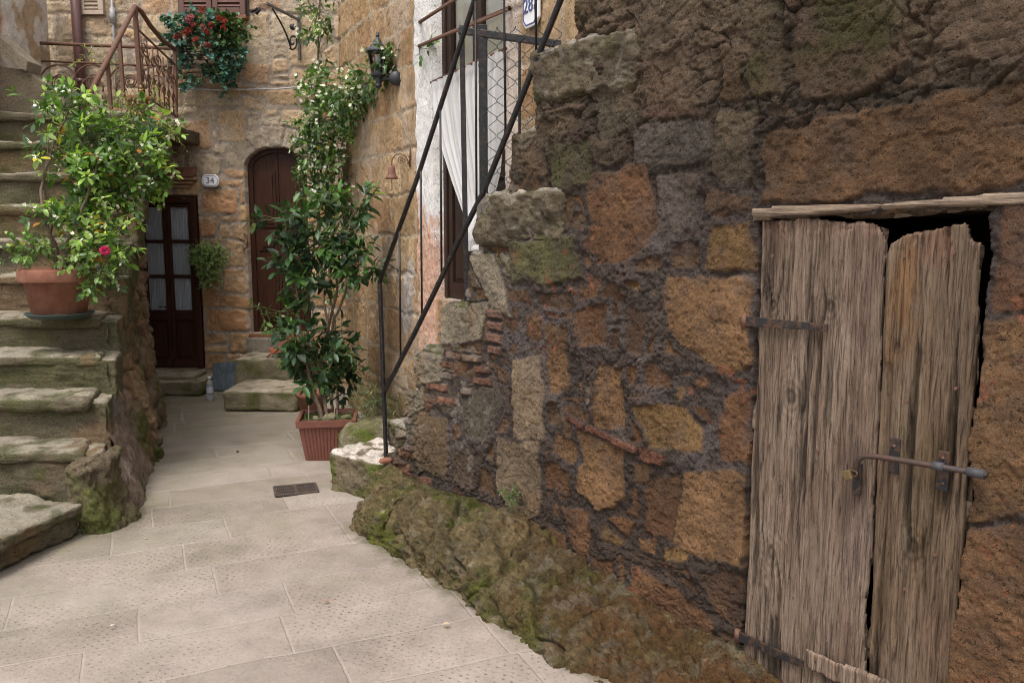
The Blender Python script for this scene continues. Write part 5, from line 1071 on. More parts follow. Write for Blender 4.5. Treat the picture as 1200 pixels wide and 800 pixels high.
def plank(name, outline, n0, mat, parent, seed, knots=(), thick=.034, rough_top=0., step=.0032, scal=1., gaps=(), horiz=False):
    """plank cut to an outline of (s, z) on the wall plane, its worn grain modelled"""
    P = np.array(outline); sv = np.arange(P[:, 0].min() - .01, P[:, 0].max() + .01, step); zv = np.arange(P[:, 1].min() - .01, P[:, 1].max() + .01, step * 1.7); S, Z = np.meshgrid(sv, zv)
    wx = S + .0025 * fbm(Z * 9 + seed, Z * 0, S * 2, 3, seed); wz = Z + rough_top * (fbm(S * 22, Z * 14 + seed, Z * 0, 4, seed + 1, .6))
    ins = np.zeros(S.shape, bool); d = np.full(S.shape, 9.); n = len(P)
    for i in range(n):
        (x0, y0), (x1, y1) = P[i], P[(i + 1) % n]
        c = ((y0 > wz) != (y1 > wz)) & (wx < (x1 - x0) * (wz - y0) / (y1 - y0 + 1e-12) + x0); ins ^= c
        L2 = (x1 - x0) ** 2 + (y1 - y0) ** 2 + 1e-12; tt = np.clip(((wx - x0) * (x1 - x0) + (wz - y0) * (y1 - y0)) / L2, 0, 1); d = np.minimum(d, np.hypot(wx - x0 - tt * (x1 - x0), wz - y0 - tt * (y1 - y0)))
    S0, Z0 = S, Z
    if horiz: S, Z = Z, S
    # grain bends round the knots
    gx = S + .010 * fbm(S * 3, Z * 1.1, S * 0, 3, seed + 5); kc = np.ones(S.shape); kd = np.zeros(S.shape)
    for (ks, kz, kr) in knots:
        r = np.hypot((S - ks) / kr, (Z - kz) / (kr * 1.5)); gx = gx + np.sign(S - ks) * kr * .9 * np.exp(-r ** 2 * .35) * (1 - np.exp(-np.abs(S - ks) / (kr * .5)))
        ring = np.sin(r * 9 + fbm(S * 20, Z * 20, S * 0, 2, 6)) * np.exp(-r * .9); kd = kd + .0025 * ring - .004 * np.exp(-r ** 2 * 3); kc = kc * (1 - .5 * np.exp(-r ** 2 * 1.3)) * (1 + .32 * ring)
    g1 = fbm(gx * 55, Z * 2.2, S * 0, 5, seed + 7, .62); g2 = fbm(gx * 150, Z * 5, S * 0, 3, seed + 8)
    nn = n0 + .0068 * g1 + .0026 * g2 + kd + .004 * fbm(S * 3, Z * 2, S * 0, 3, seed + 9)
    cr = sst(-.42, -.62, fbm(gx * 28, Z * 1.0, S * 0, 4, seed + 11)); cr2 = sst(.50, .64, fbm(gx * 75, Z * 1.7, S * 0, 4, seed + 15)) * sst(-.1, .4, fbm(S * 5, Z * 2, S * 0, 2, seed + 16)); nn = nn - .012 * cr - .007 * cr2
    C = np.ones(S.shape + (3,)) * scal * (kc * (1 - .55 * cr) * (1 - .5 * cr2) * (1 + .26 * g1))[..., None]
    S, Z = S0, Z0
    frt = sst(.10, .0, (P[:, 1].max() - Z) if rough_top else Z * 0 + 9) * sst(-.2, .4, fbm(S * 25, Z * 25, S * 0, 4, seed + 12)); nn = nn + .008 * frt * fbm(S * 60, Z * 60, S * 0, 3, seed + 13); C = mixc(C, (1.05, .92, .9), .5 * frt)
    for (gs, gz, rs, rz, col_) in gaps:                       # stains and pale rotten patches
        q = sst(1.15, .55, np.hypot((S - gs) / rs, (Z - gz) / rz) + .45 * fbm(S * 12, Z * 6, S * 0, 4, seed + 20)); C = mixc(C, C * np.array(col_), q)
    nn = nn - .012 * sst(.012, 0, d) ** 2
    km = ins[:-1, :-1] & ins[1:, :-1] & ins[:-1, 1:] & ins[1:, 1:]
    P3 = RW.p + S[..., None] * RW.d + nn[..., None] * RW.n + Z[..., None] * np.array([0, 0, 1.])
    o = grid_mesh(name, P3, mat, parent, C, km)
    me = o.data; uv = me.uv_layers.new(name='UVMap'); base = wloc(o)
    co = np.empty(len(me.vertices) * 3, np.float32); me.vertices.foreach_get('co', co); co = co.reshape(-1, 3) + base; rel = co - RW.p
    U = np.stack([rel @ RW.d + .15 * seed, co[:, 2] + .37 * seed], -1); li = np.empty(len(me.loops), np.int32); me.loops.foreach_get('vertex_index', li); uv.data.foreach_set('uv', U[li].astype(np.float32).ravel())
    m = o.modifiers.new('thick', 'SOLIDIFY'); m.thickness = thick; m.offset = -1; return o
def wooden_door():
    n0 = .012; A = lambda u, v: RW.at(u, v, n0); zb = -.01
    bl, bm, bR = A(869, 800), A(1019, 800), A(1112, 800)
    def ext(p, q): f = (zb - p[1]) / (q[1] - p[1]); return (p[0] + (q[0] - p[0]) * f, zb)
    t = thing('plank_door', 'weathered two plank wooden door with a jagged top, closed by a rusty bolt and padlock', 'door', RW.w(A(950, 500)[0], zb, n0))
    L = [A(893, 257), A(940, 254), A(984, 256), A(992, 262), A(1010, 259), A(1030, 262), A(1036, 275), A(1036, 330), A(1032, 420), A(1030, 480), A(1025, 560), A(1019, 690), A(1015, 700), A(1015, 760)]
    L += [ext(A(1031, 480), bm), ext(A(893, 257), bl), A(873, 690)]
    plank('left_plank', L, n0, M_wood, t, 1, [(A(905, 358)[0], A(905, 358)[1], .022), (A(972, 360)[0], A(972, 360)[1], .022), (A(927, 465)[0], A(927, 465)[1], .026), (A(906, 648)[0], A(906, 648)[1], .028), (A(915, 573)[0], A(915, 573)[1], .016)], rough_top=.009, scal=.62,
          gaps=[(*A(1008, 330), .07, .22, (.8, .74, .76)), (*A(1000, 600), .05, .3, (.85, .85, .9)), (*A(905, 300), .03, .2, (.6, .58, .58))])
    Rr = [A(1037, 300), A(1044, 282), A(1056, 276), A(1075, 271), A(1100, 266), A(1120, 262), A(1134, 262), A(1138, 276), A(1149, 283), A(1147, 330), A(1144, 400), A(1139, 480), A(1135, 540), A(1130, 620), A(1122, 720)]
    Rr += [ext(A(1149, 283), bR), ext(A(1033, 480), A(1016, 800)), A(1020, 700), A(1027, 560), A(1032, 430)]
    plank('right_plank', Rr, n0 + .004, M_wood2, t, 2, [(A(1070, 640)[0], A(1070, 640)[1], .026), (A(1052, 405)[0], A(1052, 405)[1], .012), (A(1043, 428)[0], A(1043, 428)[1], .012)], rough_top=.013, scal=.60,
          gaps=[(*A(1060, 360), .05, .22, (1.1, .92, .72)), (*A(1085, 560), .08, .2, (.86, .86, .78)), (*A(1130, 380), .03, .5, (.78, .78, .8)), (*A(1095, 745), .05, .09, (1.2, 1.15, 1.2)), (*A(1098, 290), .06, .1, (1.15, 1.0, 1.0))])
    o = plank('repair_batten', [RW.at(944, 758, .03), RW.at(1052, 802, .03), RW.at(1085, 838, .03), RW.at(1080, 850, .03), RW.at(945, 782, .03)], .036, M_wood, t, 3, thick=.02, scal=.8)
    # back board that closes the opening
    # hinges
    hm = mat_rust('black_strap_iron', (.026, .025, .027), (.10, .055, .035), .4, .6, .5)
    s0, z0 = RW.at(874, 376, .026); s1, z1 = RW.at(971, 384, .026); s1b, z1b = RW.at(967, 383, .026); h = .020
    def strap(a, b, w0, w1, lab):
        d = (b[1] - a[1]) / (b[0] - a[0]); m = MB(); k = 8
        fr = [RW.w(a[0] + (b[0] - a[0]) * f, a[1] + (b[1] - a[1]) * f + sg * (w0 + (w1 - w0) * f), .026) for sg in (1,) for f in np.linspace(0, 1, k)] + [RW.w(a[0] + (b[0] - a[0]) * f, a[1] + (b[1] - a[1]) * f - (w0 + (w1 - w0) * f), .026) for f in np.linspace(1, 0, k)]
        m.prism(fr, RW.n * .007)
        hg = m.build('hinge_strap', hm, t, bevel=.0015)
        for f in (.35, .62, .92):
            c = RW.w(a[0] + (b[0] - a[0]) * f, a[1] + (b[1] - a[1]) * f, .033); mm = MB(); V = []
            mm.tube([c, c + RW.n * .004], .006, 8); mm.build('nail', hm, hg)
        MB().tube([RW.w(a[0] - .004, a[1] - w0 * 1.3, .03), RW.w(a[0] - .004, a[1] + w0 * 1.3, .03)], .011, 8).build('pintle', M_rust, hg, True)
    strap((s0, z0), (s1, z1), .017, .011, ''); strap(RW.at(866, 744, .026), RW.at(942, 778, .026), .018, .013, '')
    # nail heads with rust runs below them
    rg = random.Random(8)
    for (u, v) in ((905, 300), (985, 305), (1060, 300), (1118, 296), (900, 520), (958, 528), (1062, 470), (1120, 455), (930, 700), (1060, 690), (1096, 650)):
        q = RW.at(u, v, .02); p_ = RW.w(q[0], q[1], .016); MB().tube([p_, p_ + RW.n * .0065], .0048, 8).build('nail', M_rust, t)
    # bolt
    rm = mat_rust('rusty_bolt', (.05, .043, .042), (.085, .047, .034), .55, .65, .4); bt = MB()
    c = lambda u, v, n: RW.px(u, v, n)
    bt.tube([c(1004, 560, .05), c(1003, 548, .055), c(1006, 538, .06), c(1013, 534, .062), c(1030, 535, .06), c(1080, 543, .055), c(1157, 556, .05)], [.007, .008, .0085, .0088, .0088, .0088, .0088], 10)
    b = bt.build('bolt', rm, t, True)
    m = MB(); m.tube([c(1093, 545, .054), c(1106, 547, .054)], .0125, 12); m.tube([c(1134, 552, .051), c(1154, 556, .05)], .0135, 12); m.build('sleeve', mat_plain('grey_steel_sleeve', (.06, .058, .065), .7, metal=.2, var=.4), b, True)
    m = MB(); m.pbox(RW, *[RW.at(1042, 530, .03)[0], RW.at(1054, 530, .03)[0]], RW.at(1048, 555, .03)[1], RW.at(1048, 513, .03)[1], .024, .031)
    m.pbox(RW, RW.at(1098, 550, .03)[0], RW.at(1112, 550, .03)[0], RW.at(1105, 575, .03)[1], RW.at(1105, 528, .03)[1], .024, .031); m.pbox(RW, RW.at(999, 560, .03)[0], RW.at(1009, 560, .03)[0], RW.at(1004, 580, .03)[1], RW.at(1004, 542, .03)[1], .022, .03)
    m.build('bracket', hm, t, bevel=.002)
    m = MB()
    for (u, v) in ((1048, 522), (1105, 536), (1105, 566)): m.tube([c(u, v, .03), c(u, v, .035)], .004, 8)
    m.build('screw', M_rust, t)
    # padlock
    k = thing('padlock', 'small brass padlock hanging on the rusty door bolt', 'padlock', c(997, 552, .075))
    cp = c(994, 556, .075); ax = (RW.d * .86 + np.array([0, 0, .35])); ax /= np.linalg.norm(ax); upv = np.cross(RW.n, ax)
    MB().bar(cp - ax * .014, cp + ax * .014, .018, .030, upv).build('body', mat_plain('brass', (.17, .12, .055), .55, metal=.6, var=.4), k, bevel=.003)
    sh = [cp + ax * (.013 + .018 * math.sin(a)) + upv * .010 * math.cos(a) for a in np.linspace(0, math.pi, 10)]; MB().tube(sh, .0032, 8).build('shackle', rm, k, True)
    # lintel
    l0, l1 = RW.at(879, 250, .03), RW.at(1215, 224, .03)
    o = plank('lintel', [(l0[0], l0[1] - .028), (l0[0] - .004, l0[1] + .020), (l0[0] + .2, l0[1] + .028), RW.at(1030, 236, .03), RW.at(1100, 231, .03), RW.at(1200, 222, .03), RW.at(1290, 214, .03), RW.at(1290, 236, .03), RW.at(1200, 243, .03), RW.at(1160, 244, .03), RW.at(1060, 248, .03), RW.at(980, 253, .03)], .03, make_wood('lintel_timber', ((.22, .155, .105), (.30, .225, .165), (.35, .27, .20)), (.06, .04, .028)), wall_root, 5, thick=.05, rough_top=.0, step=.004, horiz=True)
    me = o.data
    # grain runs along the beam: swap the texture axes
    uv = me.uv_layers[0]; a = np.empty(len(me.loops) * 2, np.float32); uv.data.foreach_get('uv', a); a = a.reshape(-1, 2)[:, ::-1].copy(); uv.data.foreach_set('uv', a.ravel())
wooden_door()
# ================================================================ plants
def leaf_template(fold=.18, curl=.15, wp=.42):
    mid = [(0, 0, 0), (0, .33, -.02), (0, .68, -curl * .4), (0, 1, -curl)]
    l = [(-.5 * 1, wp * .8, fold * .5), (-.42, .70, fold * .4 - curl * .4)]; r = [(-x, y, z) for x, y, z in l]
    V = np.array(mid + l + r); F3 = [(0, 1, 4), (0, 6, 1), (5, 2, 3), (2, 7, 3)]; F4 = [(4, 1, 2, 5), (1, 6, 7, 2)]
    return V, np.array(F3), np.array(F4)
TPL = leaf_template()
def norm(v): return v / (np.linalg.norm(v, axis=-1, keepdims=True) + 1e-9)
def leaves(name, P, D, N, L, W, C, mat, parent, tpl=None, kind=None):
    V, F3, F4 = tpl or TPL; P, D, N = np.asarray(P), norm(np.asarray(D, float)), np.asarray(N, float)
    X = norm(np.cross(D, N)); Z = np.cross(X, D); k = len(V); n = len(P)
    W_ = P[:, None] + X[:, None] * (V[None, :, :1] * W[:, None, None]) + D[:, None] * (V[None, :, 1:2] * L[:, None, None]) + Z[:, None] * (V[None, :, 2:] * (W * np.random.default_rng(n).uniform(-.3, 2.6, n))[:, None, None])
    rq = np.random.default_rng(n + 1); C = np.array(C, float)
    if mat in (M_leaf, M_dleaf): y_ = rq.random(n) < .025; C[y_] = C[y_] * np.array([2.4, 1.5, .8]); C = C * rq.uniform(.7, 1.2, (n, 1))
    off = (np.arange(n) * k)[:, None, None]
    o = mesh_np(name, W_.reshape(-1, 3), [(F3[None] + off).reshape(-1, 3), (F4[None] + off).reshape(-1, 4)], mat, parent, np.repeat(C, k, 0), True)
    return o
def shoots(rng, blobs, spacing, leafL, leafW, cols, droop=.5, upb=.2, length=(.12, .28), out=.8, opp=True, petiole=.0, bright=0.):
    """shoots sprouting from foliage clumps: leaf arrays, shoot lines, tips"""
    P, D, N, L, W, C, lines, tips = [], [], [], [], [], [], [], []
    cols = np.asarray(cols, float)
    for (c, r, k) in blobs:
        c = np.asarray(c, float); r = np.asarray(r, float)
        for _ in range(k):
            u = rng.normal(size=3); u /= np.linalg.norm(u); st = c + u * r * rng.uniform(.15, .95) ** .6
            d = u * out + rng.normal(size=3) * .6 + np.array([0, -.15, upb]); d /= np.linalg.norm(d)
            ln = rng.uniform(*length); n = max(2, int(ln / spacing)); p = st.copy(); line = [p.copy()]; pc = cols[rng.integers(len(cols))] * rng.uniform(.75, 1.25)
            rollv = rng.normal(size=3)
            for i in range(n):
                d = d + np.array([0, 0, -droop * spacing * 3]) + rng.normal(size=3) * .10; d /= np.linalg.norm(d); p = p + d * spacing; line.append(p.copy())
                side = np.cross(d, rollv if i % 2 else np.cross(d, rollv)); side /= np.linalg.norm(side) + 1e-9
                for sg in ((1, -1) if opp else ((1,) if i % 2 else (-1,))):
                    if rng.random() < .1: continue
                    ld = side * sg * .9 + d * .55 + np.array([0, 0, -.25]) + rng.normal(size=3) * .22
                    nn = np.array([0, -.25, 1.]) + rng.normal(size=3) * .4; sz = rng.uniform(.55, 1.2) * (1 - .35 * i / n)
                    P.append(p + side * sg * petiole); D.append(ld); N.append(nn); L.append(leafL * sz); W.append(leafW * sz); C.append(pc * rng.uniform(.8, 1.2) * (1 + bright * (i / n) ** 2))
            P.append(p); D.append(d); N.append(np.array([0, -.3, 1.]) + rng.normal(size=3) * .3); L.append(leafL * .7); W.append(leafW * .7); C.append(pc * 1.2)
            lines.append(np.array([c] + line)); tips.append(p)
    return [np.array(q) for q in (P, D, N, L, W, C)], lines, np.array(tips)
def flowers(name, rng, tips, k, r, cols, mat, parent, petals=5, spread=.03):
    sel = tips[rng.choice(len(tips), min(k, len(tips)), False)]; P, D, N, L, W, C = [], [], [], [], [], []
    for t in sel:
        for _ in range(rng.integers(2, 5)):
            c = t + rng.normal(size=3) * spread; ax = norm(rng.normal(size=3) * .6 + np.array([0, -.8, .5])); x, y, _z = frame_of(ax); a0 = rng.uniform(0, 6.28); cc = np.array(cols[rng.integers(len(cols))])
            for j in range(petals):
                a = a0 + j * 6.2832 / petals; P.append(c); D.append(x * math.cos(a) + y * math.sin(a) + ax * .25); N.append(ax); L.append(r * rng.uniform(.85, 1.1)); W.append(r * .62); C.append(cc * rng.uniform(.9, 1.05))
    return leaves(name, *[np.array(q) for q in (P, D, N, L, W, C)], mat, parent)
def stems(name, lines, r, mat, parent, n=5):
    m = MB()
    for l in lines: m.tube(l, np.linspace(r, r * .5, len(l)), n, False)
    return m.build(name, mat, parent, True, fix=False)
def curve(pts, n=14, jit=.0, rng=None):
    pts = np.asarray(pts, float); t = np.linspace(0, len(pts) - 1, n); q = np.stack([np.interp(t, range(len(pts)), pts[:, i]) for i in range(3)], -1)
    for _ in range(2): q[1:-1] = (q[:-2] + q[1:-1] * 2 + q[2:]) / 4
    if jit: q[1:-1] += rng.normal(size=q[1:-1].shape) * jit
    return q
def branches(anchor, bl, rng, sag=.05):
    a = np.asarray(anchor, float); out = []
    for c, r, k in bl:
        A_ = a if a.ndim == 1 else a[np.argmin(np.linalg.norm(a - c, axis=1))]
        out.append(curve([A_, (A_ + c) / 2 + rng.normal(size=3) * .03 + np.array([0, 0, sag]), c], 10, .004, rng))
    return out
def B(u, v, Y, ru, rv, ry, k):                     # clump given by its centre in the photograph, its depth and half sizes
    return (PY(u, v, Y), (ru * Y / 1000, ry, rv * Y / 1000), k)
JAS = [(.075, .15, .030), (.11, .21, .035), (.05, .10, .025), (.20, .32, .055), (.26, .37, .07)]
def left_jasmine():
    rng = np.random.default_rng(3); b = PY(70, 366, 5.22); base = np.array([b[0], b[1], LS[3][0] + .004])
    t = thing('potted_jasmine', 'large flowering jasmine in a terracotta pot on a green saucer on the left steps', 'plant', base)
    k = 5.22 / 1000; prof = [(0, .03), (28 * k, .03), (29.5 * k, .035), (36 * k, .222), (41 * k, .224), (41.5 * k, .230), (41.5 * k, .296), (40 * k, .302), (36.5 * k, .302), (35.5 * k, .24), (0, .235)]
    MB().lathe(prof, base, 48).build('pot', M_terra, t, True)
    MB().lathe([(0, .0), (30 * k, .0), (37 * k, .028), (37.5 * k, .034), (35.5 * k, .034), (29 * k, .01), (0, .01)], base, 40).build('saucer', mat_plain('green_plastic', (.035, .055, .05), .5, var=.15), t, True)
    MB().lathe([(35 * k, .255), (20 * k, .27), (0, .28)], base, 24).build('soil', M_soil, t, True)
    tp = base + np.array([0, 0, .27])
    main = [[tp, PY(58, 250, 5.2), PY(47, 225, 5.22), PY(60, 180, 5.3), PY(80, 130, 5.5)], [tp + [.03, 0, 0], PY(85, 270, 5.2), PY(110, 210, 5.4), PY(120, 160, 5.6)], [tp + [.04, .02, 0], PY(90, 280, 5.25), PY(140, 230, 5.6), PY(175, 180, 5.8)], [tp, PY(66, 285, 5.15), PY(55, 265, 5.1), PY(46, 235, 5.15), PY(52, 185, 5.3), PY(70, 170, 5.4), PY(80, 190, 5.4)],
            [tp + [.05, 0, 0], PY(95, 300, 5.1), PY(120, 290, 5.25)]]
    mc = [curve(q, 18, .006, rng) for q in main]; stems('stem', mc, .012, M_bark, t, 7)
    bl = [B(75, 128, 5.5, 26, 18, .14, 26), B(110, 165, 5.6, 38, 34, .22, 72), B(150, 185, 5.8, 38, 36, .22, 70), B(98, 208, 5.45, 28, 28, .2, 42), B(130, 225, 5.6, 40, 32, .22, 62), B(180, 205, 5.95, 20, 28, .16, 34), B(100, 255, 5.35, 34, 24, .16, 36), B(120, 290, 5.25, 26, 30, .12, 30), B(140, 300, 5.35, 12, 30, .1, 8), B(62, 118, 5.55, 14, 10, .1, 7), B(56, 180, 5.3, 6, 30, .05, 5), B(175, 150, 5.95, 22, 22, .14, 20), B(105, 318, 5.18, 10, 16, .08, 10), B(66, 256, 5.2, 16, 12, .08, 8)]
    A, ln, tips = shoots(rng, bl, .036, .082, .038, JAS, droop=.55, length=(.07, .18), bright=.7, petiole=.006)
    oc = rng.random(len(A[5])) < .02; A[5][oc] = np.array([.45, .20, .03]); leaves('foliage', *A, M_leaf, t); stems('twig', ln + branches(np.concatenate(mc), bl, rng), .0025, M_stem, t, 4)
    flowers('white_flowers', rng, tips, 110, .014, [(.75, .74, .6), (.8, .78, .7)], M_petal, t, spread=.018)
    # bushy low plant spilling from the rim, with one pink flower head
    q = thing('pink_geranium', 'low bushy pot plant with a bright pink flower spilling over the terracotta rim', 'plant', tp)
    bl2 = [B(40, 292, 5.1, 18, 7, .10, 22), B(88, 302, 5.05, 20, 8, .08, 14), B(116, 322, 5.1, 14, 22, .06, 14), B(12, 302, 5.05, 8, 8, .05, 6)]
    A, ln, tp2 = shoots(rng, bl2, .024, .05, .030, [(.13, .22, .05), (.18, .27, .07), (.09, .17, .04)], droop=.7, length=(.05, .12), bright=.2); leaves('foliage', *A, M_leaf, q); stems('twig', ln + branches(tp, bl2, rng), .0025, M_stem, q, 4)
    fc = PY(123, 294, 5.08); n = 60; u = norm(rng.normal(size=(n, 3))); leaves('pink_flower', fc + u * .010, u, norm(rng.normal(size=(n, 3))), np.full(n, .024), np.full(n, .022), np.tile((.62, .06, .22), (n, 1)) * rng.uniform(.8, 1.2, (n, 1)), M_petal, q)
    # yellowish plant in its own small pot on the landing
    c0 = PY(172, 158, 6.6); y = thing('landing_plant', 'wispy yellow green plant in a terracotta pot with a dark rim at the landing corner', 'plant', c0)
    pc = PY(165, 136, 6.85); MB().lathe([(0, 0), (.07, 0), (.095, .11), (.105, .11), (.105, .145), (.09, .145), (.088, .12), (0, .115)], pc, 28).build('pot', M_terra, y, True)
    MB().lathe([(0, 0), (.08, 0), (.10, .07), (.105, .10), (.09, .10), (0, .08)], PY(172, 166, 6.55), 24).build('dark_pot', mat_plain('dark_green_plastic', (.015, .035, .03), .4), y, True)
    b3 = [B(172, 128, 6.6, 26, 16, .12, 40), B(195, 150, 6.7, 16, 18, .1, 22), B(130, 72, 6.6, 6, 8, .05, 5), B(104, 64, 6.8, 6, 8, .05, 6), B(205, 142, 6.8, 8, 8, .06, 8)]
    A, ln, _ = shoots(rng, b3, .022, .034, .012, [(.30, .32, .07), (.24, .30, .06), (.36, .30, .10), (.28, .20, .08)], droop=.6, length=(.08, .2)); leaves('foliage', *A, M_leaf, y); stems('twig', ln + branches(pc + np.array([0, 0, .12]), b3, rng), .002, M_stem, y, 4)
left_jasmine()
def wall_vine():
    rng = np.random.default_rng(8)
    t = thing('star_jasmine', 'star jasmine covered in white blossom climbing the corner of the ochre house to the lantern', 'climber', G(400, 500))
    ln0 = [[PY(392, 488, 7.35), PY(388, 420, 7.4), PY(378, 330, 7.45), PY(372, 250, 7.5), PY(368, 170, 7.6), PY(372, 80, 7.75), PY(375, -10, 7.8)], [PY(396, 488, 7.35), PY(392, 400, 7.35), PY(385, 300, 7.4), PY(380, 200, 7.5), PY(400, 120, 7.35), PY(440, 90, 6.75), PY(462, 70, 6.5)]]
    mc = [curve(q, 26, .008, rng) for q in ln0]; stems('stem', mc, .013, M_bark, t, 6)
    bl = [B(372, 15, 7.8, 14, 30, .1, 22), B(374, 60, 7.75, 8, 24, .08, 12), B(350, 12, 7.9, 14, 12, .08, 7), B(380, 108, 7.5, 26, 18, .14, 46), B(412, 110, 7.1, 28, 18, .14, 60), B(434, 97, 6.8, 12, 12, .1, 18), B(374, 142, 7.5, 24, 26, .18, 60), B(394, 138, 7.3, 20, 22, .16, 40), B(368, 176, 7.5, 18, 20, .16, 38), B(380, 185, 7.4, 18, 22, .14, 34), B(372, 218, 7.45, 22, 20, .14, 46), B(390, 235, 7.4, 16, 22, .12, 34), B(415, 160, 7.1, 10, 10, .08, 7), B(456, 84, 6.5, 8, 14, .06, 24), B(466, 68, 6.4, 7, 9, .05, 14), B(492, 56, 5.72, 5, 4, .04, 3), B(384, 265, 7.4, 14, 20, .12, 14), B(398, 310, 7.3, 10, 30, .1, 8), B(330, 365, 7.75, 22, 10, .1, 7), B(306, 368, 7.9, 5, 14, .05, 4), B(356, 320, 7.6, 8, 24, .1, 6)]
    A, ln, tips = shoots(rng, bl, .038, .074, .034, [(.065, .125, .030), (.09, .17, .035), (.045, .09, .025), (.15, .24, .06)], droop=.5, length=(.07, .17), bright=.4, petiole=.006)
    leaves('foliage', *A, M_leaf, t); stems('twig', ln + branches(np.concatenate(mc), bl, rng), .0028, M_stem, t, 4)
    up = tips[tips[:, 2] > 1.75]; flowers('white_blossom', rng, up, 150, .019, [(.80, .79, .62), (.84, .82, .72)], M_petal, t, spread=.028)
wall_vine()
def laurel():
    rng = np.random.default_rng(21); g = G(376, 541); c = g + np.array([.02, .17, 0])
    t = thing('potted_laurel', 'glossy dark leaved shrub in a square ribbed terracotta planter', 'plant', c)
    hz = PY(376, 492, g[1])[2]; wt, wb = .195, .145
    m = MB(); n = 4; rot = R(45 + 8)
    r2 = math.sqrt(2)
    m.lathe([(0, 0), (wb * r2, 0), (wt * .93 * r2, hz - .05)], c, 4, rot=rot); m.lathe([(wt * .93 * r2, hz - .05), (wt * 1.02 * r2, hz - .046), (wt * 1.04 * r2, hz), (wt * .93 * r2, hz), (wt * .9 * r2, hz - .06), (0, hz - .06)], c, 4, rot=rot)
    for f in range(4):                              # vertical ribs on each face
        a = R(8) + f * math.pi / 2; d = np.array([math.cos(a), math.sin(a), 0]); e = np.array([-d[1], d[0], 0])
        for k in range(-6, 7):
            q0 = c + d * (wb + .001) + e * wb * k / 7; q1 = c + d * (wt * .93 + .001) + e * wt * .93 * k / 7 + np.array([0, 0, hz - .052]); m.tube([q0 + [0, 0, .012], q1], .0055, 6)
    m.build('planter', M_plastp, t, False, bevel=.0)
    def soilm():
        a = np.linspace(-1, 1, 24); X, Y = np.meshgrid(a, a); ca, sa = math.cos(R(8)), math.sin(R(8)); x = X * wt * .88; y = Y * wt * .88
        Zs = hz - .03 + .02 * fbm(X * 3, Y * 3, X * 0, 3, 4); Cc = np.zeros(X.shape + (3,)) + np.array([.06, .07, .022]); grid_mesh('mossy_soil', np.stack([c[0] + x * ca - y * sa, c[1] + x * sa + y * ca, Zs], -1), M_rub, t, Cc)
    soilm()
    for k, (dx, dy, s) in enumerate(((.03, -.08, .10), (.14, -.05, .07), (-.06, -.1, .05))):
        rock('pebble', c + np.array([dx, dy, hz - .005]), (s, s * .8, s * .55), M_rub, t, k, .03, .008, 12, 400 + k, 12, rock_col(.6, (.22, .20, .13)))
    for (u, v0, v1) in ((392, 494, 474), (395, 492, 480), (362, 492, 475)): MB().bar(PY(u, v0, c[1] - .08), PY(u, v1, c[1] - .08), .012, .003).build('plant_label', mat_plain('pale_label_stick', (.42, .34, .25), .7), t)
    s0 = c + np.array([-.04, 0, hz - .04])
    main = [[s0, PY(364, 455, 6.0), PY(361, 420, 6.05), PY(358, 370, 6.2), PY(366, 310, 6.3), PY(372, 250, 6.4)], [s0 + [.03, .03, 0], PY(372, 440, 6.2), PY(382, 395, 6.3), PY(394, 350, 6.3), PY(398, 290, 6.35), PY(420, 245, 6.4)], [s0, PY(360, 430, 6.0), PY(352, 380, 6.1), PY(345, 320, 6.2), PY(335, 270, 6.2)], [s0 + [.03, .03, 0], PY(374, 430, 6.2), PY(390, 380, 6.3), PY(410, 330, 6.25), PY(430, 300, 6.2)]]
    mc = [curve(q, 20, .006, rng) for q in main]; stems('stem', mc, .013, M_bark, t, 7)
    bl = [B(345, 262, 6.2, 22, 10, .14, 10), B(330, 255, 6.15, 12, 6, .08, 4), B(340, 300, 6.2, 22, 20, .15, 15), B(372, 285, 6.3, 26, 24, .2, 20), B(402, 270, 6.35, 20, 18, .14, 13), B(428, 240, 6.4, 12, 14, .1, 9), B(420, 305, 6.25, 20, 18, .12, 15), B(432, 315, 6.2, 10, 12, .08, 7), B(360, 335, 6.2, 24, 22, .16, 16), B(352, 400, 6.05, 24, 14, .14, 18), B(335, 392, 6.0, 10, 6, .08, 5), B(372, 425, 6.15, 22, 22, .16, 22), B(395, 410, 6.4, 14, 30, .1, 14), B(362, 440, 6.05, 18, 12, .12, 10), B(398, 445, 6.6, 10, 24, .1, 10), B(385, 240, 6.4, 16, 14, .1, 8)]
    A, ln, _ = shoots(rng, bl, .032, .120, .050, [(.022, .052, .016), (.03, .07, .018), (.018, .042, .014), (.055, .12, .025)], droop=.25, upb=.15, length=(.07, .17), out=1., bright=.6, petiole=.008)
    leaves('foliage', *A, M_dleaf, t); stems('twig', ln + branches(np.concatenate(mc), bl, rng), .003, M_stem, t, 4)
    b = G(367, 492); b = PY(367, 484, 7.0); b[2] = 0.0; k = 7.0 / 1000
    p = thing('round_pot', 'round terracotta pot behind the square planter', 'pot', b); h = PY(367, 458, 7.0)[2]
    MB().lathe([(0, 0), (13 * k, 0), (17 * k, h - .055), (19 * k, h - .05), (19.5 * k, h), (17 * k, h), (16 * k, h - .06), (0, h - .06)], b, 36).build('pot_body', M_terra, p, True); MB().lathe([(16.5 * k, h - .05), (0, h - .035)], b, 20).build('soil', M_soil, p, True)
    stems('dead_stem', [curve([b + [0, 0, h - .05], PY(380, 420, 7.0), PY(386, 360, 7.1)], 12, .005, rng)], .009, M_bark, p, 6)
laurel()
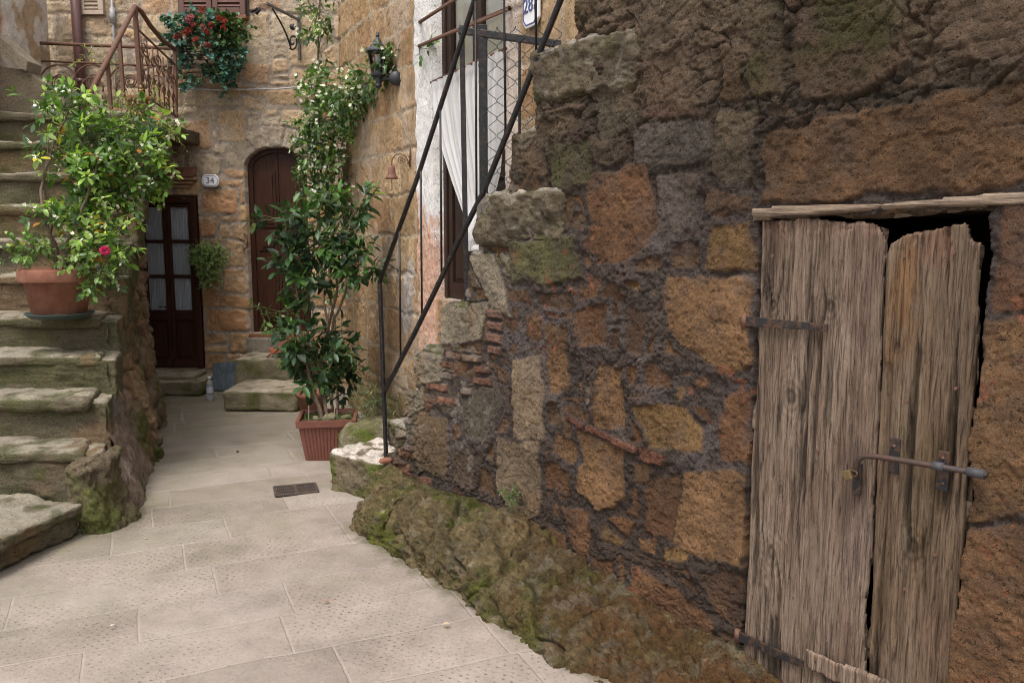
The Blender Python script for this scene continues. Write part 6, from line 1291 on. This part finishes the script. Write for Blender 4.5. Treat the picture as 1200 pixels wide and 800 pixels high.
def flower_basket():
    rng = np.random.default_rng(31); c = FW.px(240, 55, .16)
    t = thing('hanging_flower_basket', 'wall basket of red and pink flowers with trailing teal ivy below the shutters', 'plant', c)
    m = MB(); cc = FW.px(238, 64, .14)
    for k in range(6): m.tube([cc + np.array([.28 * math.cos(a) * (1 - .09 * k), -abs(.14 * math.sin(a)) * (1 - .09 * k), -.035 * k]) for a in np.linspace(0, math.pi, 14)], .005, 5)
    m.tube([cc + [-.28, 0, 0], cc + [.28, 0, 0]], .006, 5); m.build('wire_basket', M_black, t, True)
    TE = [(.045, .12, .09), (.065, .17, .135), (.03, .075, .05), (.12, .26, .22), (.06, .11, .05)]; Yb = 8.28
    bl = [B(212, 35, Yb, 16, 14, .08, 20), B(240, 26, Yb, 20, 12, .1, 22), B(270, 34, Yb, 14, 14, .08, 18), B(238, 45, Yb - .05, 30, 18, .08, 26), B(204, 60, Yb, 10, 20, .06, 14), B(268, 60, Yb, 14, 24, .07, 26), B(212, 85, Yb, 8, 14, .05, 9), B(264, 82, Yb, 18, 12, .06, 18), B(258, 98, Yb, 6, 10, .04, 6), B(224, 94, Yb, 6, 5, .04, 3)]
    bl = [(c_, r_, int(k_ * 2.2)) for c_, r_, k_ in bl]
    A, ln, tips = shoots(rng, bl, .030, .056, .052, TE, droop=.7, length=(.05, .13), bright=.25); ge = (A[0][:, 0] > FW.px(266, 40)[0]) & (A[0][:, 2] > FW.px(266, 62)[2]); A[5][ge] = A[5][ge] * np.array([.9, .75, .3]); leaves('trailing_foliage', *A, M_dleaf, t); stems('twig', ln + branches(c, bl, rng), .002, M_stem, t, 4)
    for (u, v, q) in ((236, 12, 0), (257, 22, 0), (262, 24, 0), (262, 33, 0), (228, 30, 0), (221, 36, 0), (238, 32, 1), (242, 38, 0), (207, 43, 0), (230, 47, 0), (229, 51, 0), (243, 54, 0), (221, 24, 2), (224, 21, 2), (236, 67, 3), (216, 40, 0), (248, 30, 0)):
        P, D, N, L, W, C = [], [], [], [], [], []; c = PY(u, v, Yb - .13); cl = np.array([(.33, .05, .045), (.50, .24, .22), (.40, .12, .17), (.16, .06, .055)][q])
        for _ in range(26): d = norm(rng.normal(size=3)); P.append(c + d * .012); D.append(d + [0, -.4, .2]); N.append(rng.normal(size=3)); L.append(.024); W.append(.024); C.append(cl * rng.uniform(.75, 1.25))
        leaves('flower_head', *[np.array(q) for q in (P, D, N, L, W, C)], M_petal, t)
flower_basket()
def bush():
    rng = np.random.default_rng(41); c = FW.px(246, 306, .14); t = thing('wall_bush', 'small rounded grey green bush hanging on the wall between the two doors', 'plant', c)
    MB().lathe([(0, -.08), (.04, -.07), (.06, -.01), (.065, .0), (0, -.01)], c - np.array([0, -.05, .0]), 20).build('wall_pot', M_terra, t, True)
    A, ln, _ = shoots(rng, [B(245, 304, 8.33, 16, 17, .11, 230), B(244, 324, 8.33, 12, 12, .08, 90), B(256, 300, 8.35, 10, 13, .08, 80), B(233, 297, 8.35, 9, 12, .07, 70)], .014, .024, .014, [(.24, .34, .12), (.29, .40, .16), (.17, .25, .09)], droop=.3, length=(.04, .085), bright=.2); leaves('foliage', *A, M_leaf, t); stems('twig', ln, .0015, M_stem, t, 4)
bush()
def weeds():
    rng = np.random.default_rng(51)
    def tuft(name, lab, bl, sp, l, w_, cols, ln=(.05, .12)):
        t = thing(name, lab, 'plant', bl[0][0]); A, li, _ = shoots(rng, bl, sp, l, w_, cols, droop=.4, length=ln); leaves('foliage', *A, M_leaf, t); stems('twig', li, .0018, M_stem, t, 4)
    tuft('fern_tuft', 'dry grey green weeds growing between the ochre wall and the black railing post', [B(440, 470, 6.0, 18, 20, .12, 40), B(425, 490, 6.1, 12, 10, .08, 14)], .016, .026, .010, [(.10, .11, .05), (.13, .12, .06)], (.08, .18))
    tuft('moss_weed', 'bright green moss sprouting from the crack where the footing meets the pale blocks', [B(598, 584, 3.86, 12, 14, .02, 26)], .007, .011, .008, [(.10, .16, .03), (.07, .12, .025)], (.015, .035))
    tuft('wall_sprig', 'single green sprig sprouting from the rough column of the left stairs', [B(157, 370, 6.9, 5, 4, .03, 4)], .02, .04, .02, [(.12, .22, .05)])
    tuft('wall_sprig', 'tiny sprig just above another on the rough column of the left stairs', [B(163, 348, 7.0, 4, 2, .02, 2)], .02, .03, .015, [(.14, .24, .06)])
    def leaf(u, v, cl, lab, r=.028):
        p = G(u, v, .014); a = rng.uniform(0, 6.28); P, D, N = np.array([p]), np.array([[math.cos(a), math.sin(a), .05]]), np.array([[0, 0, 1.]])
        V, F3, F4 = TPL; tag(leaves('fallen_leaf', P, D, N, np.array([r]), np.array([r * .6]), np.array([cl]), M_petal, None), lab, 'leaf', 'leaves fallen on the paving')
    leaf(518, 731, (.62, .48, .34), 'pale tan fallen leaf on the slabs nearest the mossy footing', .034); leaf(207, 477, (.50, .30, .05), 'yellow fallen leaf on the paving before the glazed door steps', .05); leaf(387, 563, (.35, .05, .05), 'dark red fallen petal beside the stone step', .03)
    leaf(279, 528, (.02, .02, .02), 'blackened leaf curled on the middle of the lane', .035); leaf(129, 733, (.66, .62, .56), 'whitish petal on the dotted slabs of the left foreground', .02); leaf(378, 703, (.40, .22, .18), 'brown leaf scrap on the central dotted slabs', .03); leaf(171, 631, (.55, .36, .22), 'small tan leaf near the foot of the left stair flank', .022)
weeds()
# ================================================================ lantern and bell
def lantern():
    c = PY(443, 70, 6.42); t = thing('wall_lantern', 'dark grey wall lantern with glass sides and a pointed cap among the jasmine', 'lantern', c)
    mt = mat_plain('grey_lantern_metal', (.045, .047, .055), .45, metal=.3, var=.2); k = 6.42 / 1000
    z = lambda v: (PY(443, v, 6.42)[2] - c[2])
    MB().lathe([(0, z(36)), (1.2 * k, z(38)), (2.2 * k, z(42)), (1.4 * k, z(44)), (4 * k, z(47)), (5 * k, z(50)), (9 * k, z(55)), (13.5 * k, z(59)), (13.8 * k, z(61)), (11 * k, z(62)), (0, z(62))], c, 8, rot=.3).build('cap', mt, t)
    MB().lathe([(11 * k, z(62)), (11.2 * k, z(64)), (7.5 * k, z(86)), (7 * k, z(88))], c, 6, rot=.3).build('glass', M_glass, t)
    m = MB()
    for i in range(6): a = .3 + i * math.pi / 3; d = np.array([math.cos(a), math.sin(a), 0]); m.bar(c + d * 11.4 * k + [0, 0, z(62)], c + d * 7.4 * k + [0, 0, z(87)], .007, .007)
    m.build('glazing_bar', mt, t); MB().lathe([(0, z(86)), (8.3 * k, z(86)), (8 * k, z(89)), (4 * k, z(92)), (3 * k, z(98)), (4 * k, z(101)), (1.5 * k, z(104)), (0, z(104))], c, 12).build('base', mt, t)
    MB().lathe([(0, z(86)), (2.6 * k, z(86)), (2.6 * k, z(74)), (4 * k, z(70)), (3 * k, z(66)), (0, z(65))], c, 12).build('bulb', mat_plain('frosted_bulb', (.6, .6, .56), .4), t, True)
    w_ = HW.px(464, 92, .0); m = MB(); m.tube([c + [0, 0, z(94)], c * .5 + w_ * .5 + np.array([0, 0, -.07]), HW.px(464, 92, .02)], .011, 8); m.tube([w_, HW.px(464, 92, .03)], .05, 14); m.build('arm', mt, t, True)
lantern()
def bell():
    w0 = HW.px(480, 180, .0); n = HW.n; c = HW.px(459, 203, .0); t = thing('door_bell', 'rusty little bell hanging from a scrolled iron bracket on the ochre wall', 'bell', HW.px(478, 186))
    e = HW.px(480, 192, .005); b = np.array(PY(459, 203, e[1] - .02)); k = b[1] / 1000
    MB().lathe([(0, 9 * k), (2 * k, 9 * k), (4 * k, 6 * k), (4.6 * k, 0), (6 * k, -4 * k), (8 * k, -6 * k), (7.4 * k, -6.4 * k), (0, -3 * k)], b, 20).build('bell_body', mat_rust('rusty_bell', (.13, .06, .045), (.20, .09, .06), .5), t, True)
    m = MB(); pts = [PY(u, v, e[1] - .02) for u, v in ((459, 194), (459, 188), (462, 182), (468, 180), (475, 182), (479, 190), (478, 193))]; m.tube(curve(pts, 20), .0042, 6)
    m.tube([PY(470 + (5 * (1 - i / 20)) * math.cos(i * .6), 187 + 5 * (1 - i / 20) * math.sin(i * .6), e[1] - .02) for i in range(18)], .0032, 5); m.tube([HW.px(481, 171, .012), HW.px(480, 196, .012)], .006, 6); m.tube([PY(478, 184, e[1] - .02), HW.px(480, 184, .01)], .005, 6); m.build('scroll_bracket', M_rust, t, True)
    MB().tube([b + [0, 0, -.02], b + [0, 0, -.12]], .0028, 6).build('clapper_rod', M_rust, t, True)
bell()
